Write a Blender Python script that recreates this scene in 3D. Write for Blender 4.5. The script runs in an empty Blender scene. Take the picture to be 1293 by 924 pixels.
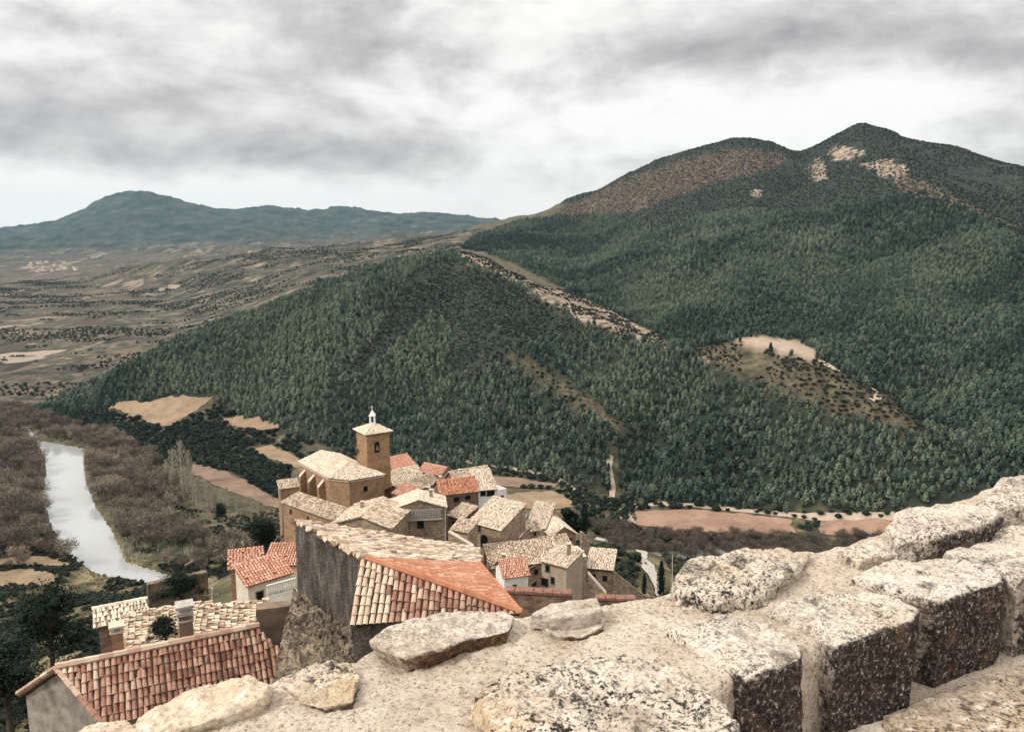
import bpy, bmesh, math, random
import numpy as np
from mathutils import Vector, Matrix
random.seed(7); RNG = np.random.default_rng(11)
SC = bpy.context.scene; COL = SC.collection
R = math.radians

# ------------------------------------------------------------------ survey: camera sight lines used to place things
FPX, CX, CY, PITCH = 1015.0, 646.5, 462.0, R(9.6)
CP, SP = math.cos(PITCH), math.sin(PITCH)
def sight(u, v):
    a = (u-CX)/FPX; b = -(v-CY)/FPX
    return np.array([a, CP+b*SP, b*CP-SP])
def at_r(u, v, r):
    d = sight(u, v); return d*(r/math.hypot(d[0], d[1]))
def at_z(u, v, z):
    d = sight(u, v); return d*(z/d[2])
def project(P):
    P = np.asarray(P, float); x, y, z = P[..., 0], P[..., 1], P[..., 2]
    fw = y*CP - z*SP; up = y*SP + z*CP
    fw = np.where(fw < 0.01, 0.01, fw)
    return CX+FPX*x/fw, CY-FPX*up/fw, fw
def lin(h):
    h = h.lstrip('#'); o = []
    for i in (0, 2, 4):
        c = int(h[i:i+2], 16)/255
        o.append(c/12.92 if c <= .04045 else ((c+.055)/1.055)**2.4)
    return tuple(o)

# ------------------------------------------------------------------ noise
def _h(ix, iy, iz, seed):
    n = (ix.astype(np.int64)*374761393 + iy.astype(np.int64)*668265263 + iz.astype(np.int64)*2147483647 + seed*974634777) & 0xffffffff
    n = ((n ^ (n >> 13))*1274126177) & 0xffffffff
    n = ((n ^ (n >> 16))*2246822519) & 0xffffffff
    return ((n ^ (n >> 15)) & 0xffff)/65535.0*2-1
def vnoise(p, seed=0):
    p = np.asarray(p, float)
    i = np.floor(p); f = p-i; i = i.astype(np.int64); w = f*f*f*(f*(f*6-15)+10)
    out = 0
    for dx in (0, 1):
        wx = w[..., 0] if dx else 1-w[..., 0]
        for dy in (0, 1):
            wy = w[..., 1] if dy else 1-w[..., 1]
            for dz in (0, 1):
                wz = w[..., 2] if dz else 1-w[..., 2]
                out = out + wx*wy*wz*_h(i[..., 0]+dx, i[..., 1]+dy, i[..., 2]+dz, seed)
    return out
def fbm(p, octv=4, seed=0, gain=.5, ridged=False):
    p = np.asarray(p, float); a = 1; s = 0; t = 0
    for k in range(octv):
        n = vnoise(p*(2.03**k)+k*17.3, seed+k)
        if ridged: n = 1-2*np.abs(n)
        s = s + a*n; t += a; a *= gain
    return s/t
def fbm2(x, y, sc, octv=4, seed=0, **k):
    return fbm(np.stack([x/sc, y/sc, np.zeros_like(x)+seed*3.7], -1), octv, seed, **k)
def inpoly(u, v, poly):
    u = np.asarray(u); v = np.asarray(v); c = np.zeros(u.shape, bool); n = len(poly)
    for i in range(n):
        x1, y1 = poly[i]; x2, y2 = poly[i-1]
        if y1 == y2: continue
        m = ((y1 > v) != (y2 > v)) & (u < (x2-x1)*(v-y1)/(y2-y1)+x1)
        c ^= m
    return c
def segdist(u, v, pl):
    d = np.full(np.shape(u), 1e9)
    for (x1, y1), (x2, y2) in zip(pl[:-1], pl[1:]):
        L = (x2-x1)**2+(y2-y1)**2+1e-9
        t = np.clip(((u-x1)*(x2-x1)+(v-y1)*(y2-y1))/L, 0, 1)
        d = np.minimum(d, np.hypot(u-x1-t*(x2-x1), v-y1-t*(y2-y1)))
    return d

# ------------------------------------------------------------------ object helpers
def tag(o, label=None, cat=None, group=None, kind=None):
    if label: o['label'] = label
    if cat: o['category'] = cat
    if group: o['group'] = group
    if kind: o['kind'] = kind
    return o
def empty(name, loc, label, cat, group=None):
    o = bpy.data.objects.new(name, None); COL.objects.link(o); o.location = loc; o.empty_display_size = .2
    return tag(o, label, cat, group)
class MB:
    """collects vertices and faces of ONE mesh"""
    def __init__(s): s.v = []; s.f = []; s.m = []; s.t = []
    def quad(s, a, b, c, d, m=0, t=.5):
        n = len(s.v); s.v += [tuple(a), tuple(b), tuple(c), tuple(d)]; s.f.append((n, n+1, n+2, n+3)); s.m.append(m); s.t.append(t)
    def poly(s, pts, m=0, t=.5):
        n = len(s.v); s.v += [tuple(p) for p in pts]; s.f.append(tuple(range(n, n+len(pts)))); s.m.append(m); s.t.append(t)
    def add(s, vs, fs, m=0, t=.5):
        n = len(s.v); s.v += [tuple(p) for p in vs]
        for f in fs: s.f.append(tuple(i+n for i in f)); s.m.append(m); s.t.append(t)
    def prism(s, bot, top, m=0, t=.5, caps=True):
        k = len(bot); n = len(s.v); s.v += [tuple(p) for p in bot]+[tuple(p) for p in top]
        F = [(n+i, n+(i+1) % k, n+k+(i+1) % k, n+k+i) for i in range(k)]
        if caps: F += [tuple(n+i for i in range(k-1, -1, -1)), tuple(n+k+i for i in range(k))]
        for f in F: s.f.append(f); s.m.append(m); s.t.append(t)
    def obox(s, o, a, b, c, m=0, t=.5):
        """box from corner o with edge vectors a, b, c"""
        o, a, b, c = map(np.asarray, (o, a, b, c))
        s.prism([o, o+a, o+a+b, o+b], [o+c, o+a+c, o+a+b+c, o+b+c], m, t)
    def tube(s, pts, rad, n=6, m=0, t=.5):
        pts = [np.asarray(p, float) for p in pts]
        if np.isscalar(rad): rad = [rad]*len(pts)
        base = len(s.v)
        for i, p in enumerate(pts):
            d = pts[min(i+1, len(pts)-1)]-pts[max(i-1, 0)]; d = d/(np.linalg.norm(d)+1e-9)
            x = np.cross(d, (0, 0, 1) if abs(d[2]) < .9 else (1, 0, 0)); x /= np.linalg.norm(x); y = np.cross(d, x)
            for k in range(n):
                q = 2*math.pi*k/n; s.v.append(tuple(p+rad[i]*(x*math.cos(q)+y*math.sin(q))))
        for i in range(len(pts)-1):
            for k in range(n):
                a = base+i*n+k; b = base+i*n+(k+1) % n
                s.f.append((a, b, b+n, a+n)); s.m.append(m); s.t.append(t)
        s.f.append(tuple(base+k for k in range(n))[::-1]); s.m.append(m); s.t.append(t)
        e = base+(len(pts)-1)*n; s.f.append(tuple(e+k for k in range(n))); s.m.append(m); s.t.append(t)
    def build(s, name, mats, parent=None, smooth=False, origin=None):
        org = np.zeros(3)
        if parent is not None:
            p = parent; 
            while p is not None: org = org+np.array(p.location); p = p.parent
        if origin is not None: org = np.asarray(origin, float)
        me = bpy.data.meshes.new(name)
        v = np.array(s.v, float).reshape(-1, 3)-org
        me.from_pydata(v.tolist(), [], s.f)
        for m in (mats if isinstance(mats, (list, tuple)) else [mats]): me.materials.append(m)
        me.polygons.foreach_set('material_index', s.m)
        a = me.attributes.new('lt', 'FLOAT', 'FACE'); a.data.foreach_set('value', s.t)
        if smooth: me.polygons.foreach_set('use_smooth', [True]*len(s.f))
        me.update()
        o = bpy.data.objects.new(name, me); COL.objects.link(o)
        if parent is not None: o.parent = parent
        elif origin is not None: o.location = origin
        return o
def grid_mesh(name, X, Y, Z, mat, attrs=None, smooth=True, parent=None, origin=None):
    """regular grid sheet; X, Y, Z are (n, m) arrays"""
    n, m = X.shape
    org = np.zeros(3)
    if parent is not None: org = np.array(parent.location)
    if origin is not None: org = np.asarray(origin, float)
    co = np.stack([X, Y, Z], -1).reshape(-1, 3)-org
    i = np.arange(n*m).reshape(n, m)
    q = np.stack([i[:-1, :-1], i[:-1, 1:], i[1:, 1:], i[1:, :-1]], -1).reshape(-1, 4)
    me = bpy.data.meshes.new(name)
    me.vertices.add(n*m); me.vertices.foreach_set('co', co.ravel())
    me.loops.add(q.size); me.loops.foreach_set('vertex_index', q.ravel())
    me.polygons.add(len(q)); me.polygons.foreach_set('loop_start', np.arange(0, q.size, 4)); me.polygons.foreach_set('loop_total', np.full(len(q), 4))
    me.polygons.foreach_set('use_smooth', np.full(len(q), smooth))
    me.update(calc_edges=True)
    for k, val in (attrs or {}).items():
        a = me.attributes.new(k, 'FLOAT', 'POINT'); a.data.foreach_set('value', np.asarray(val, np.float32).ravel())
    me.materials.append(mat)
    o = bpy.data.objects.new(name, me); COL.objects.link(o)
    if parent is not None: o.parent = parent
    elif origin is not None: o.location = origin
    return o

# ------------------------------------------------------------------ materials
class NT:
    def __init__(s, name):
        s.mat = bpy.data.materials.new(name); s.mat.use_nodes = True; s.t = s.mat.node_tree; s.t.nodes.clear()
        s.out = s.n('ShaderNodeOutputMaterial'); s.b = s.n('ShaderNodeBsdfPrincipled'); s.l(s.b.outputs[0], s.out.inputs[0])
        s.b.inputs['Roughness'].default_value = .9; s.b.inputs['Specular IOR Level'].default_value = .15
        s.co = None
    def n(s, t, **k):
        o = s.t.nodes.new(t)
        for a, b in k.items(): setattr(o, a, b)
        return o
    def l(s, a, b): s.t.links.new(a, b)
    def coord(s):
        if s.co is None: s.co = s.n('ShaderNodeTexCoord').outputs['Object']
        return s.co
    def mapped(s, scale):
        m = s.n('ShaderNodeMapping'); m.inputs['Scale'].default_value = scale; s.l(s.coord(), m.inputs[0]); return m.outputs[0]
    def noise(s, scale, detail=6, rough=.55, dist=0, vec=None):
        o = s.n('ShaderNodeTexNoise'); s.l(vec if vec is not None else s.coord(), o.inputs['Vector'])
        o.inputs['Scale'].default_value = scale; o.inputs['Detail'].default_value = detail; o.inputs['Roughness'].default_value = rough; o.inputs['Distortion'].default_value = dist
        return o.outputs['Fac']
    def voro(s, scale, feat='F1', out='Distance', vec=None, rnd=1):
        o = s.n('ShaderNodeTexVoronoi', feature=feat); s.l(vec if vec is not None else s.coord(), o.inputs['Vector'])
        o.inputs['Scale'].default_value = scale; o.inputs['Randomness'].default_value = rnd
        return o.outputs[out]
    def ramp(s, fac, stops, interp='LINEAR'):
        o = s.n('ShaderNodeValToRGB'); o.color_ramp.interpolation = interp; e = o.color_ramp.elements
        while len(e) < len(stops): e.new(.5)
        for i, (p, c) in enumerate(stops):
            e[i].position = p; c = (c, c, c) if np.isscalar(c) else c; e[i].color = (*c, 1)
        s.l(fac, o.inputs[0]); return o.outputs[0]
    def mix(s, fac, a, b, mode='MIX'):
        o = s.n('ShaderNodeMix', data_type='RGBA', blend_type=mode)
        for sock, val in ((o.inputs[0], fac), (o.inputs[6], a), (o.inputs[7], b)):
            if hasattr(val, 'links') or isinstance(val, bpy.types.NodeSocket): s.l(val, sock)
            elif np.isscalar(val): sock.default_value = val
            else: sock.default_value = (*val, 1)
        return o.outputs[2]
    def math(s, op, a, b=0, clamp=False):
        o = s.n('ShaderNodeMath', operation=op, use_clamp=clamp)
        for sock, val in ((o.inputs[0], a), (o.inputs[1], b)):
            if isinstance(val, bpy.types.NodeSocket): s.l(val, sock)
            else: sock.default_value = val
        return o.outputs[0]
    def attr(s, name, kind='GEOMETRY', out='Fac'):
        o = s.n('ShaderNodeAttribute', attribute_name=name, attribute_type=kind); return o.outputs[out]
    def bump(s, h, strength=.5, dist=.05):
        o = s.n('ShaderNodeBump'); o.inputs['Strength'].default_value = strength; o.inputs['Distance'].default_value = dist
        s.l(h, o.inputs['Height'])
        if s.b.inputs['Normal'].links: s.l(s.b.inputs['Normal'].links[0].from_socket, o.inputs['Normal'])
        s.l(o.outputs[0], s.b.inputs['Normal'])
    def color(s, c):
        if isinstance(c, bpy.types.NodeSocket): s.l(c, s.b.inputs['Base Color'])
        else: s.b.inputs['Base Color'].default_value = (*c, 1)
        return s.mat

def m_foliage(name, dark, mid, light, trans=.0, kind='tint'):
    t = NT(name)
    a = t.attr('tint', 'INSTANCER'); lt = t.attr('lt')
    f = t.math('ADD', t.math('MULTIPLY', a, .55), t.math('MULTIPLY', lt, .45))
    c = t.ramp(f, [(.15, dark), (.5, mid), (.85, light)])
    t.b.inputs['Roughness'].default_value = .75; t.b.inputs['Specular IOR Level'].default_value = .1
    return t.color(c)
M = {}
M['pine'] = m_foliage('pine_needles', (.013, .028, .024), (.074, .108, .080), (.190, .222, .148))
M['oak'] = m_foliage('holm_oak_leaves', (.008, .014, .010), (.018, .030, .020), (.040, .058, .035))
M['twig'] = m_foliage('bare_twigs', (.045, .036, .029), (.150, .120, .092), (.34, .28, .21))
M['paletwig'] = m_foliage('pale_twigs', (.13, .11, .085), (.27, .235, .18), (.44, .39, .31))
M['reed'] = m_foliage('dry_reeds', (.10, .09, .06), (.28, .26, .18), (.45, .42, .32))
M['cypress'] = m_foliage('cypress_leaves', (.005, .010, .008), (.011, .018, .013), (.022, .033, .022))
M['scrub'] = m_foliage('scrub_leaves', (.010, .015, .010), (.030, .036, .022), (.080, .075, .042))
M['tuft'] = m_foliage('dry_tufts', (.03, .03, .018), (.085, .075, .042), (.17, .145, .085))
def m_simple(name, ca, cb, scale=3, bump=.3, rough=.9, detail=6):
    t = NT(name); n = t.noise(scale, detail); t.b.inputs['Roughness'].default_value = rough
    c = t.ramp(n, [(.3, ca), (.7, cb)]); t.bump(n, bump, .03); return t.color(c)
M['bark'] = m_simple('bark', (.03, .022, .018), (.09, .07, .055), 6)
M['palebark'] = m_simple('pale_bark', (.28, .25, .20), (.48, .44, .37), 6)
# ================================================================== terrain
def pchip(x, y, xq):
    x = np.asarray(x, float); y = np.asarray(y, float); h = np.diff(x); dl = np.diff(y)/h
    d = np.zeros_like(y)
    s = dl[:-1]*dl[1:]
    w1 = 2*h[1:]+h[:-1]; w2 = h[1:]+2*h[:-1]
    with np.errstate(divide='ignore', invalid='ignore'):
        hm = (w1+w2)/(w1/dl[:-1]+w2/dl[1:])
    d[1:-1] = np.where(s > 0, hm, 0); d[0] = dl[0]; d[-1] = dl[-1]
    k = np.clip(np.searchsorted(x, xq)-1, 0, len(h)-1)
    t = np.clip((xq-x[k])/h[k], 0, 1); t2 = t*t; t3 = t2*t
    return (2*t3-3*t2+1)*y[k]+(t3-2*t2+t)*h[k]*d[k]+(-2*t3+3*t2)*y[k+1]+(t3-t2)*h[k]*d[k+1]

NA, NR = 900, 900
AZ = np.linspace(R(-62), R(62), NA)
RR = np.exp(np.linspace(math.log(4.0), math.log(14000.0), NR))
# near hillside: heights at fixed distances below the castle wall
UN = [-700, -100, 60, 200, 330, 430, 560, 690, 800, 950, 1150, 1900]
NEAR = [(4, [-7]*12), (8, [-8.2]*12), (15, [-11.5]*12),
 (25, [-21, -21, -20, -19, -17, -16, -16, -16.5, -17.5, -18, -18, -18]),
 (50, [-33, -33, -31, -29, -26.5, -25.5, -26.5, -28.5, -30, -32, -33, -33]),
 (80, [-50, -50, -46, -42, -38, -34.5, -38, -42, -46, -50, -52, -52]),
 (115, [-67, -67, -60, -53, -48, -44, -50, -57, -62, -69, -72, -72]),
 (150, [-86, -86, -78, -67, -60, -54.5, -60, -67, -74, -83, -87, -87]),
 (195, [-107, -107, -98, -88, -82, -72, -77, -82, -89, -100, -107, -107]),
 (250, [-128, -128, -120, -112, -107, -100, -101, -102, -103, -116, -124, -124]),
 (310, [-146, -146, -143, -141, -138, -133, -130, -128, -127, -138, -145, -145]),
 (380, [-166, -166, -166, -168, -168, -165, -162, -160, -158, -165, -168, -168]),
 (440, [-179]*12)]
Z = 'z'
LINES = [
 # foot of the wooded hills
 [(-700, Z, -180, 900), (-100, Z, -180, 900), (0, Z, -180, 900), (100, Z, -180, 850), (200, Z, -180, 755), (300, Z, -180, 690), (400, Z, -180, 635), (500, Z, -180, 600), (600, Z, -180, 580), (700, Z, -180, 545), (770, Z, -180, 518), (850, Z, -180, 510), (1000, Z, -180, 500), (1100, Z, -180, 495), (1200, Z, -180, 500), (1300, Z, -180, 510), (1900, Z, -180, 540)],
 # crest of the near wooded hills
 [(-700, Z, -179, 1100), (-100, Z, -179, 1100), (50, Z, -179, 1050), (100, Z, -178, 960), (150, 470, 920), (220, 430, 976), (300, 404, 980), (400, 367, 991), (500, 335, 1060), (575, 318, 1097), (610, 324, 1050), (640, 340, 1000), (700, 370, 900), (760, 400, 810), (820, 428, 740), (850, 444, 715), (880, 452, 705), (905, 440, 705), (940, 428, 705), (1030, 445, 687), (1110, 500, 623), (1170, 540, 592), (1250, 562, 590), (1900, 562, 600)],
 # hollow behind them
 [(-700, Z, -180, 1300), (-100, Z, -180, 1300), (100, Z, -180, 1250), (150, Z, -178, 1150), (220, Z, -172, 1170), (300, Z, -165, 1200), (400, Z, -130, 1250), (500, Z, -97, 1280), (575, Z, -72, 1300), (640, Z, -85, 1150), (700, Z, -95, 1020), (760, Z, -110, 900), (820, Z, -120, 810), (880, Z, -119, 750), (940, Z, -112, 780), (1030, Z, -113, 760), (1110, Z, -139, 690), (1170, Z, -156, 640), (1250, 545, 630), (1900, 545, 640)],
 [(-700, Z, -180, 1700), (200, Z, -179, 1700), (300, Z, -152, 1600), (400, Z, -108, 1600), (500, Z, -78, 1600), (575, Z, -48, 1600), (640, 335, 1500), (700, 362, 1200), (760, 390, 1080), (820, 412, 970), (880, 420, 890), (940, 405, 930), (1030, 405, 900), (1110, 420, 870), (1170, 430, 820), (1250, 440, 800), (1900, 440, 800)],
 [(-700, Z, -178, 2300), (200, Z, -176, 2300), (300, Z, -125, 2100), (400, Z, -85, 2000), (500, Z, -58, 2000), (575, Z, -33, 2000), (640, 305, 1850), (700, 315, 1700), (760, 325, 1550), (820, 330, 1400), (940, 330, 1250), (1087, 320, 1200), (1250, 330, 1150), (1900, 345, 1150)],
 [(-700, Z, -177, 2900), (100, Z, -177, 2900), (200, Z, -150, 2700), (300, Z, -105, 2500), (400, Z, -66, 2400), (500, Z, -42, 2350), (575, Z, -18, 2350), (640, 290, 2250), (700, 285, 2150), (760, 272, 2050), (820, 258, 1900), (900, 245, 1800), (940, 243, 1740), (1010, 245, 1680), (1087, 235, 1600), (1180, 245, 1550), (1250, 260, 1500), (1900, 285, 1500)],
 # skyline of the big hills
 [(-700, Z, -176, 3400), (0, Z, -178, 3400), (100, Z, -172, 3300), (180, 336, 3000), (250, 327, 2800), (330, 320, 2700), (420, 310, 2600), (500, 303, 2600), (560, 297, 2600), (600, 289, 2550), (650, 278, 2500), (700, 262, 2400), (750, 240, 2300), (800, 214, 2250), (850, 195, 2200), (890, 185, 2170), (940, 178, 2150), (975, 185, 2170), (1010, 195, 2200), (1035, 183, 2100), (1055, 172, 2030), (1072, 165, 2000), (1087, 159, 1980), (1100, 163, 1965), (1118, 169, 1955), (1150, 178, 1930), (1200, 186, 1900), (1250, 201, 1850), (1293, 211, 1800), (1400, 235, 1750), (1900, 280, 1700)],
 [(-700, Z, -180, 4200), (0, Z, -180, 4200), (200, Z, -150, 3900), (420, Z, -120, 3300), (560, Z, -90, 3200), (650, Z, -40, 3100), (800, Z, 60, 2800), (940, Z, 130, 2700), (1010, Z, 110, 2750), (1087, Z, 130, 2500), (1200, Z, 80, 2400), (1900, Z, 0, 2300)],
 [(-700, 318, 6200), (0, 316, 6200), (100, 312, 6200), (200, 308, 6200), (300, 303, 6200), (420, 298, 6200), (560, 294, 6200), (700, Z, -60, 6200), (1900, Z, -100, 6200)],
 [(-700, 300, 9000), (-100, 300, 9000), (0, 292, 9000), (50, 287, 9000), (100, 272, 9000), (140, 253, 9000), (175, 246, 9000), (210, 252, 9000), (250, 262, 9000), (290, 267, 9000), (340, 262, 9000), (370, 264, 9000), (400, 267, 9000), (430, 264, 9000), (470, 268, 9000), (510, 272, 9000), (550, 270, 9000), (600, 276, 9000), (650, 281, 9000), (750, 288, 9000), (1900, 300, 9000)],
 [(-700, Z, -300, 14200), (1900, Z, -300, 14200)],
]
def line_to(azs, L):
    a, r, z = [], [], []
    for q in L:
        if q[1] == Z:
            d = sight(q[0], 450); a.append(math.atan2(d[0], d[1])); r.append(q[3]); z.append(q[2])
        else:
            P = at_r(q[0], q[1], q[2]); a.append(math.atan2(P[0], P[1])); r.append(q[2]); z.append(P[2])
    lo, hi = AZ[0]-.01, AZ[-1]+.01
    a[0] = min(a[0], lo); a[-1] = max(a[-1], hi)
    return pchip(a, r, azs), pchip(a, z, azs)
KR, KZ = [], []
for r0, zs in NEAR:
    L = [(u, Z, z, r0) for u, z in zip(UN, zs)]
    r, z = line_to(AZ, L); KR.append(r); KZ.append(z)
for L in LINES:
    r, z = line_to(AZ, L); KR.append(r); KZ.append(z)
KR = np.array(KR); KZ = np.array(KZ)
for i in range(1, len(KR)): KR[i] = np.maximum(KR[i], KR[i-1]*1.02)
H = np.zeros((NR, NA))
for j in range(NA): H[:, j] = pchip(np.log(KR[:, j]), KZ[:, j], np.log(RR))
GX = RR[:, None]*np.sin(AZ)[None, :]; GY = RR[:, None]*np.cos(AZ)[None, :]
GR = np.broadcast_to(RR[:, None], GX.shape)
# river bed (photo sight lines met with the valley floor)
ZW = -181.0
def floor_pl(px): return [tuple(at_z(u, v, ZW)[:2]) for u, v in px]
RIV_L = floor_pl([(30, 538), (42, 556), (57, 578), (57, 600), (50, 625), (60, 650), (66, 675), (75, 697), (120, 726), (300, 768), (560, 732), (800, 714), (950, 708), (1150, 706), (1400, 708), (1700, 720)])
RIV_R = floor_pl([(36, 538), (50, 556), (108, 566), (106, 590), (112, 615), (122, 640), (142, 668), (152, 689), (160, 708), (320, 757), (560, 716), (800, 696), (950, 692), (1150, 690), (1400, 692), (1700, 700)])
RIV_POLY = RIV_L+RIV_R[::-1]
# relief noise
slope_w = np.clip((H+176)/60, 0, 1)*np.clip((GR-430)/200, 0, 1)
wx = GX+60*fbm2(GX, GY, 400, 3, 5); wy = GY+60*fbm2(GX, GY, 400, 3, 9)
amp = np.clip(GR/2000, .15, 3.0)
N = (fbm2(GX, GY, 38, 3, 33)*2.2+fbm2(wx, wy, 330, 5, 21, ridged=True)*16+fbm2(GX, GY, 90, 4, 31)*5)*slope_w*amp
N += np.clip((GR-5000)/2000, 0, 1)*fbm2(wx, wy, 2200, 5, 41, ridged=True)*38
N += (1-slope_w)*fbm2(GX, GY, 60, 4, 51)*np.clip((GR-120)/300, .0, 1)*1.0
N += np.clip((GR-20)/60, 0, 1)*np.clip((430-GR)/100, 0, 1)*(fbm2(GX, GY, 22, 4, 61)*1.6+fbm2(GX, GY, 70, 3, 62)*2.5*np.clip((GR-150)/100, 0, 1))
N += np.clip((GR-900)/500, 0, 1)*np.clip((5000-GR)/800, 0, 1)*(1-slope_w)*fbm2(GX, GY, 260, 4, 71)*5
N -= (4.5*amp*slope_w)
H = H+N
# spurs and gullies of the near hill, along lines walked on the ground
def ridge(pl, width, height):
    global H
    u, v, _ = project(np.stack([GX, GY, H], -1))
    P = []
    for (a, b) in pl:
        P.append(ground(a, b)[:2])
    d = segdist(GX, GY, P)
    H = H+height*np.exp(-(d/width)**2)
def hz(x, y):
    x = np.asarray(x, float); y = np.asarray(y, float)
    a = np.arctan2(x, y); r = np.hypot(x, y)
    i = np.clip((np.log(np.maximum(r, 1e-3))-math.log(RR[0]))/(math.log(RR[-1])-math.log(RR[0]))*(NR-1), 0, NR-1.001)
    j = np.clip((a-AZ[0])/(AZ[-1]-AZ[0])*(NA-1), 0, NA-1.001)
    i0 = i.astype(int); j0 = j.astype(int); fi = i-i0; fj = j-j0
    return (H[i0, j0]*(1-fi)+H[i0+1, j0]*fi)*(1-fj)+(H[i0, j0+1]*(1-fi)+H[i0+1, j0+1]*fi)*fj
def ground(u, v, rmin=60, rmax=12000):
    d = sight(u, v); d = d/math.hypot(d[0], d[1])
    r = np.exp(np.linspace(math.log(rmin), math.log(rmax), 2500))
    zz = r*d[2]; h = hz(r*d[0], r*d[1])
    k = np.argmax(zz < h)
    if not (zz < h).any(): k = len(r)-1
    if k > 0:
        a0 = zz[k-1]-h[k-1]; a1 = zz[k]-h[k]; t = a0/(a0-a1+1e-9); rr = r[k-1]+(r[k]-r[k-1])*t
    else: rr = r[0]
    return np.array([rr*d[0], rr*d[1], float(hz(rr*d[0], rr*d[1]))])
ridge([(625, 440), (680, 470), (740, 510), (790, 540)], 26, 24)
ridge([(690, 405), (760, 470), (815, 520)], 22, -15)
ridge([(560, 340), (560, 430), (540, 500)], 30, -17)
ridge([(470, 370), (420, 450), (400, 520)], 26, 14)
ridge([(880, 462), (850, 500), (815, 560), (778, 600)], 22, -18)
ridge([(330, 420), (310, 470), (300, 515)], 22, -12)
ridge([(940, 480), (950, 540), (940, 600)], 20, -11)
ridge([(1010, 490), (1030, 550), (1040, 610)], 20, 10)
ridge([(1035, 222), (985, 262), (890, 335)], 65, 26)
ridge([(1140, 225), (1190, 265), (1270, 335)], 60, 28)
ridge([(1010, 215), (945, 275), (870, 365)], 50, -26)
ridge([(1090, 300), (1060, 350), (1010, 410)], 45, -20)
ridge([(760, 262), (740, 310), (720, 355)], 60, -18)
ridge([(1230, 330), (1200, 400), (1180, 470)], 45, -18)
ridge([(980, 300), (930, 350), (880, 400)], 45, 16)
inr = inpoly(GX, GY, RIV_POLY)
dr = np.minimum(segdist(GX, GY, RIV_L), segdist(GX, GY, RIV_R))
band = (GR < 1100)
H = np.where(band & inr, np.minimum(H, ZW-np.minimum(dr, 4)*.4), H)
bank = band & ~inr & (dr < 25)
H = np.where(bank & (H > ZW+1) & (GR < 430), np.minimum(H, ZW+1+dr*.35+1), H)

# ------------------------------------------------------------------ what grows where (masks by ground region)
U, V, _ = project(np.stack([GX, GY, H], -1))
WOODS = [(40, 520), (100, 492), (160, 465), (230, 426), (300, 400), (400, 362), (500, 330), (570, 322), (600, 300), (660, 278), (760, 270), (830, 292), (880, 275), (930, 268), (1000, 268), (1090, 262), (1160, 245), (1230, 270), (1300, 310), (1450, 330), (1450, 650), (1000, 645), (830, 634), (775, 624), (700, 606), (640, 594), (560, 594), (500, 584), (420, 566), (350, 545), (300, 528), (270, 505), (150, 518), (60, 534)]
SPUR = [(560, 312), (610, 318), (660, 338), (700, 358), (762, 388), (840, 426), (845, 444), (800, 432), (745, 412), (690, 382), (640, 352), (590, 332)]
SWATH = [(430, 475), (480, 420), (520, 345), (560, 330), (600, 338), (650, 360), (710, 398), (725, 425), (660, 436), (600, 470), (555, 482), (580, 420), (545, 398), (500, 440), (450, 480)]
CLEAR = [(926, 428), (960, 424), (1000, 428), (1032, 442), (1030, 456), (1000, 448), (945, 438)]
RSCRUB = [(870, 440), (925, 432), (990, 448), (1040, 458), (1120, 503), (1190, 556), (1120, 540), (1060, 530), (990, 500), (920, 470), (880, 462)]
RSIDE = [(1150, 540), (1200, 520), (1293, 500), (1450, 500), (1450, 600), (1200, 600)]
GULCH = [(625, 436), (690, 470), (752, 508), (800, 545), (785, 552), (735, 520), (670, 480), (620, 448)]
TRACKG = [(768, 560), (780, 560), (782, 645), (768, 645)]
def upper_scrub(u, v): return inpoly(u, v, [(690, 250), (800, 180), (940, 140), (1010, 150), (1087, 120), (1300, 160), (1500, 220), (1500, 335), (1300, 312), (1230, 275), (1160, 250), (1090, 265), (1000, 270), (930, 272), (880, 280), (830, 296), (760, 274)])
HEATH = [(690, 276), (760, 238), (850, 205), (920, 186), (1000, 196), (980, 212), (900, 232), (820, 262), (740, 280)]
HEATH2 = [(1120, 210), (1180, 235), (1290, 290), (1293, 305), (1200, 268), (1130, 236)]
ROCKS = [[(1012, 210), (1030, 200), (1048, 206), (1042, 222), (1022, 227)], [(1085, 206), (1110, 201), (1140, 210), (1153, 222), (1130, 229), (1100, 221)], [(1042, 192), (1070, 184), (1092, 192), (1076, 203), (1050, 200)], [(948, 245), (962, 238), (972, 242), (960, 250)], [(905, 452), (880, 448), (866, 440), (880, 458)]]
jit_u = U+4*fbm2(GX, GY, 25, 3, 81); jit_v = V+3*fbm2(GX, GY, 25, 3, 82)
wood = inpoly(jit_u, jit_v, WOODS) & (GR > 480) & (GR < 3000)
for p in (SPUR, SWATH, CLEAR, RSCRUB, GULCH, TRACKG): wood &= ~inpoly(jit_u, jit_v, p)
rock = np.zeros_like(H)
spur = inpoly(jit_u, jit_v, SPUR) & (GR < 1300) & (GR > 480)
rock = np.where(spur, .56, rock)
for p in ROCKS: rock = np.where(inpoly(U+14*fbm2(GX, GY, 40, 4, 83), V+11*fbm2(GX, GY, 40, 4, 84), p), .66, rock)
pale = np.where(inpoly(U, V, CLEAR), 1., 0.)
scrubm = np.where(((inpoly(jit_u, jit_v, SWATH) | inpoly(jit_u, jit_v, RSIDE)) & (GR < 1300)) | (upper_scrub(jit_u, jit_v) & (GR > 900) & (GR < 2700)), 1., 0.)
heath = np.where((inpoly(jit_u, jit_v, HEATH) | inpoly(jit_u, jit_v, HEATH2)) & (GR > 900), 1., 0.)
heath = np.where((inpoly(jit_u, jit_v, RSCRUB) | inpoly(jit_u, jit_v, GULCH)) & (GR < 1100), .27, heath)
plain = np.where((GR > 820) & (GR < 7000) & ~wood & (scrubm < .5) & (heath < .5) & (rock < .5) & (U < 620) & (V > 290), 1., 0.)
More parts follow.
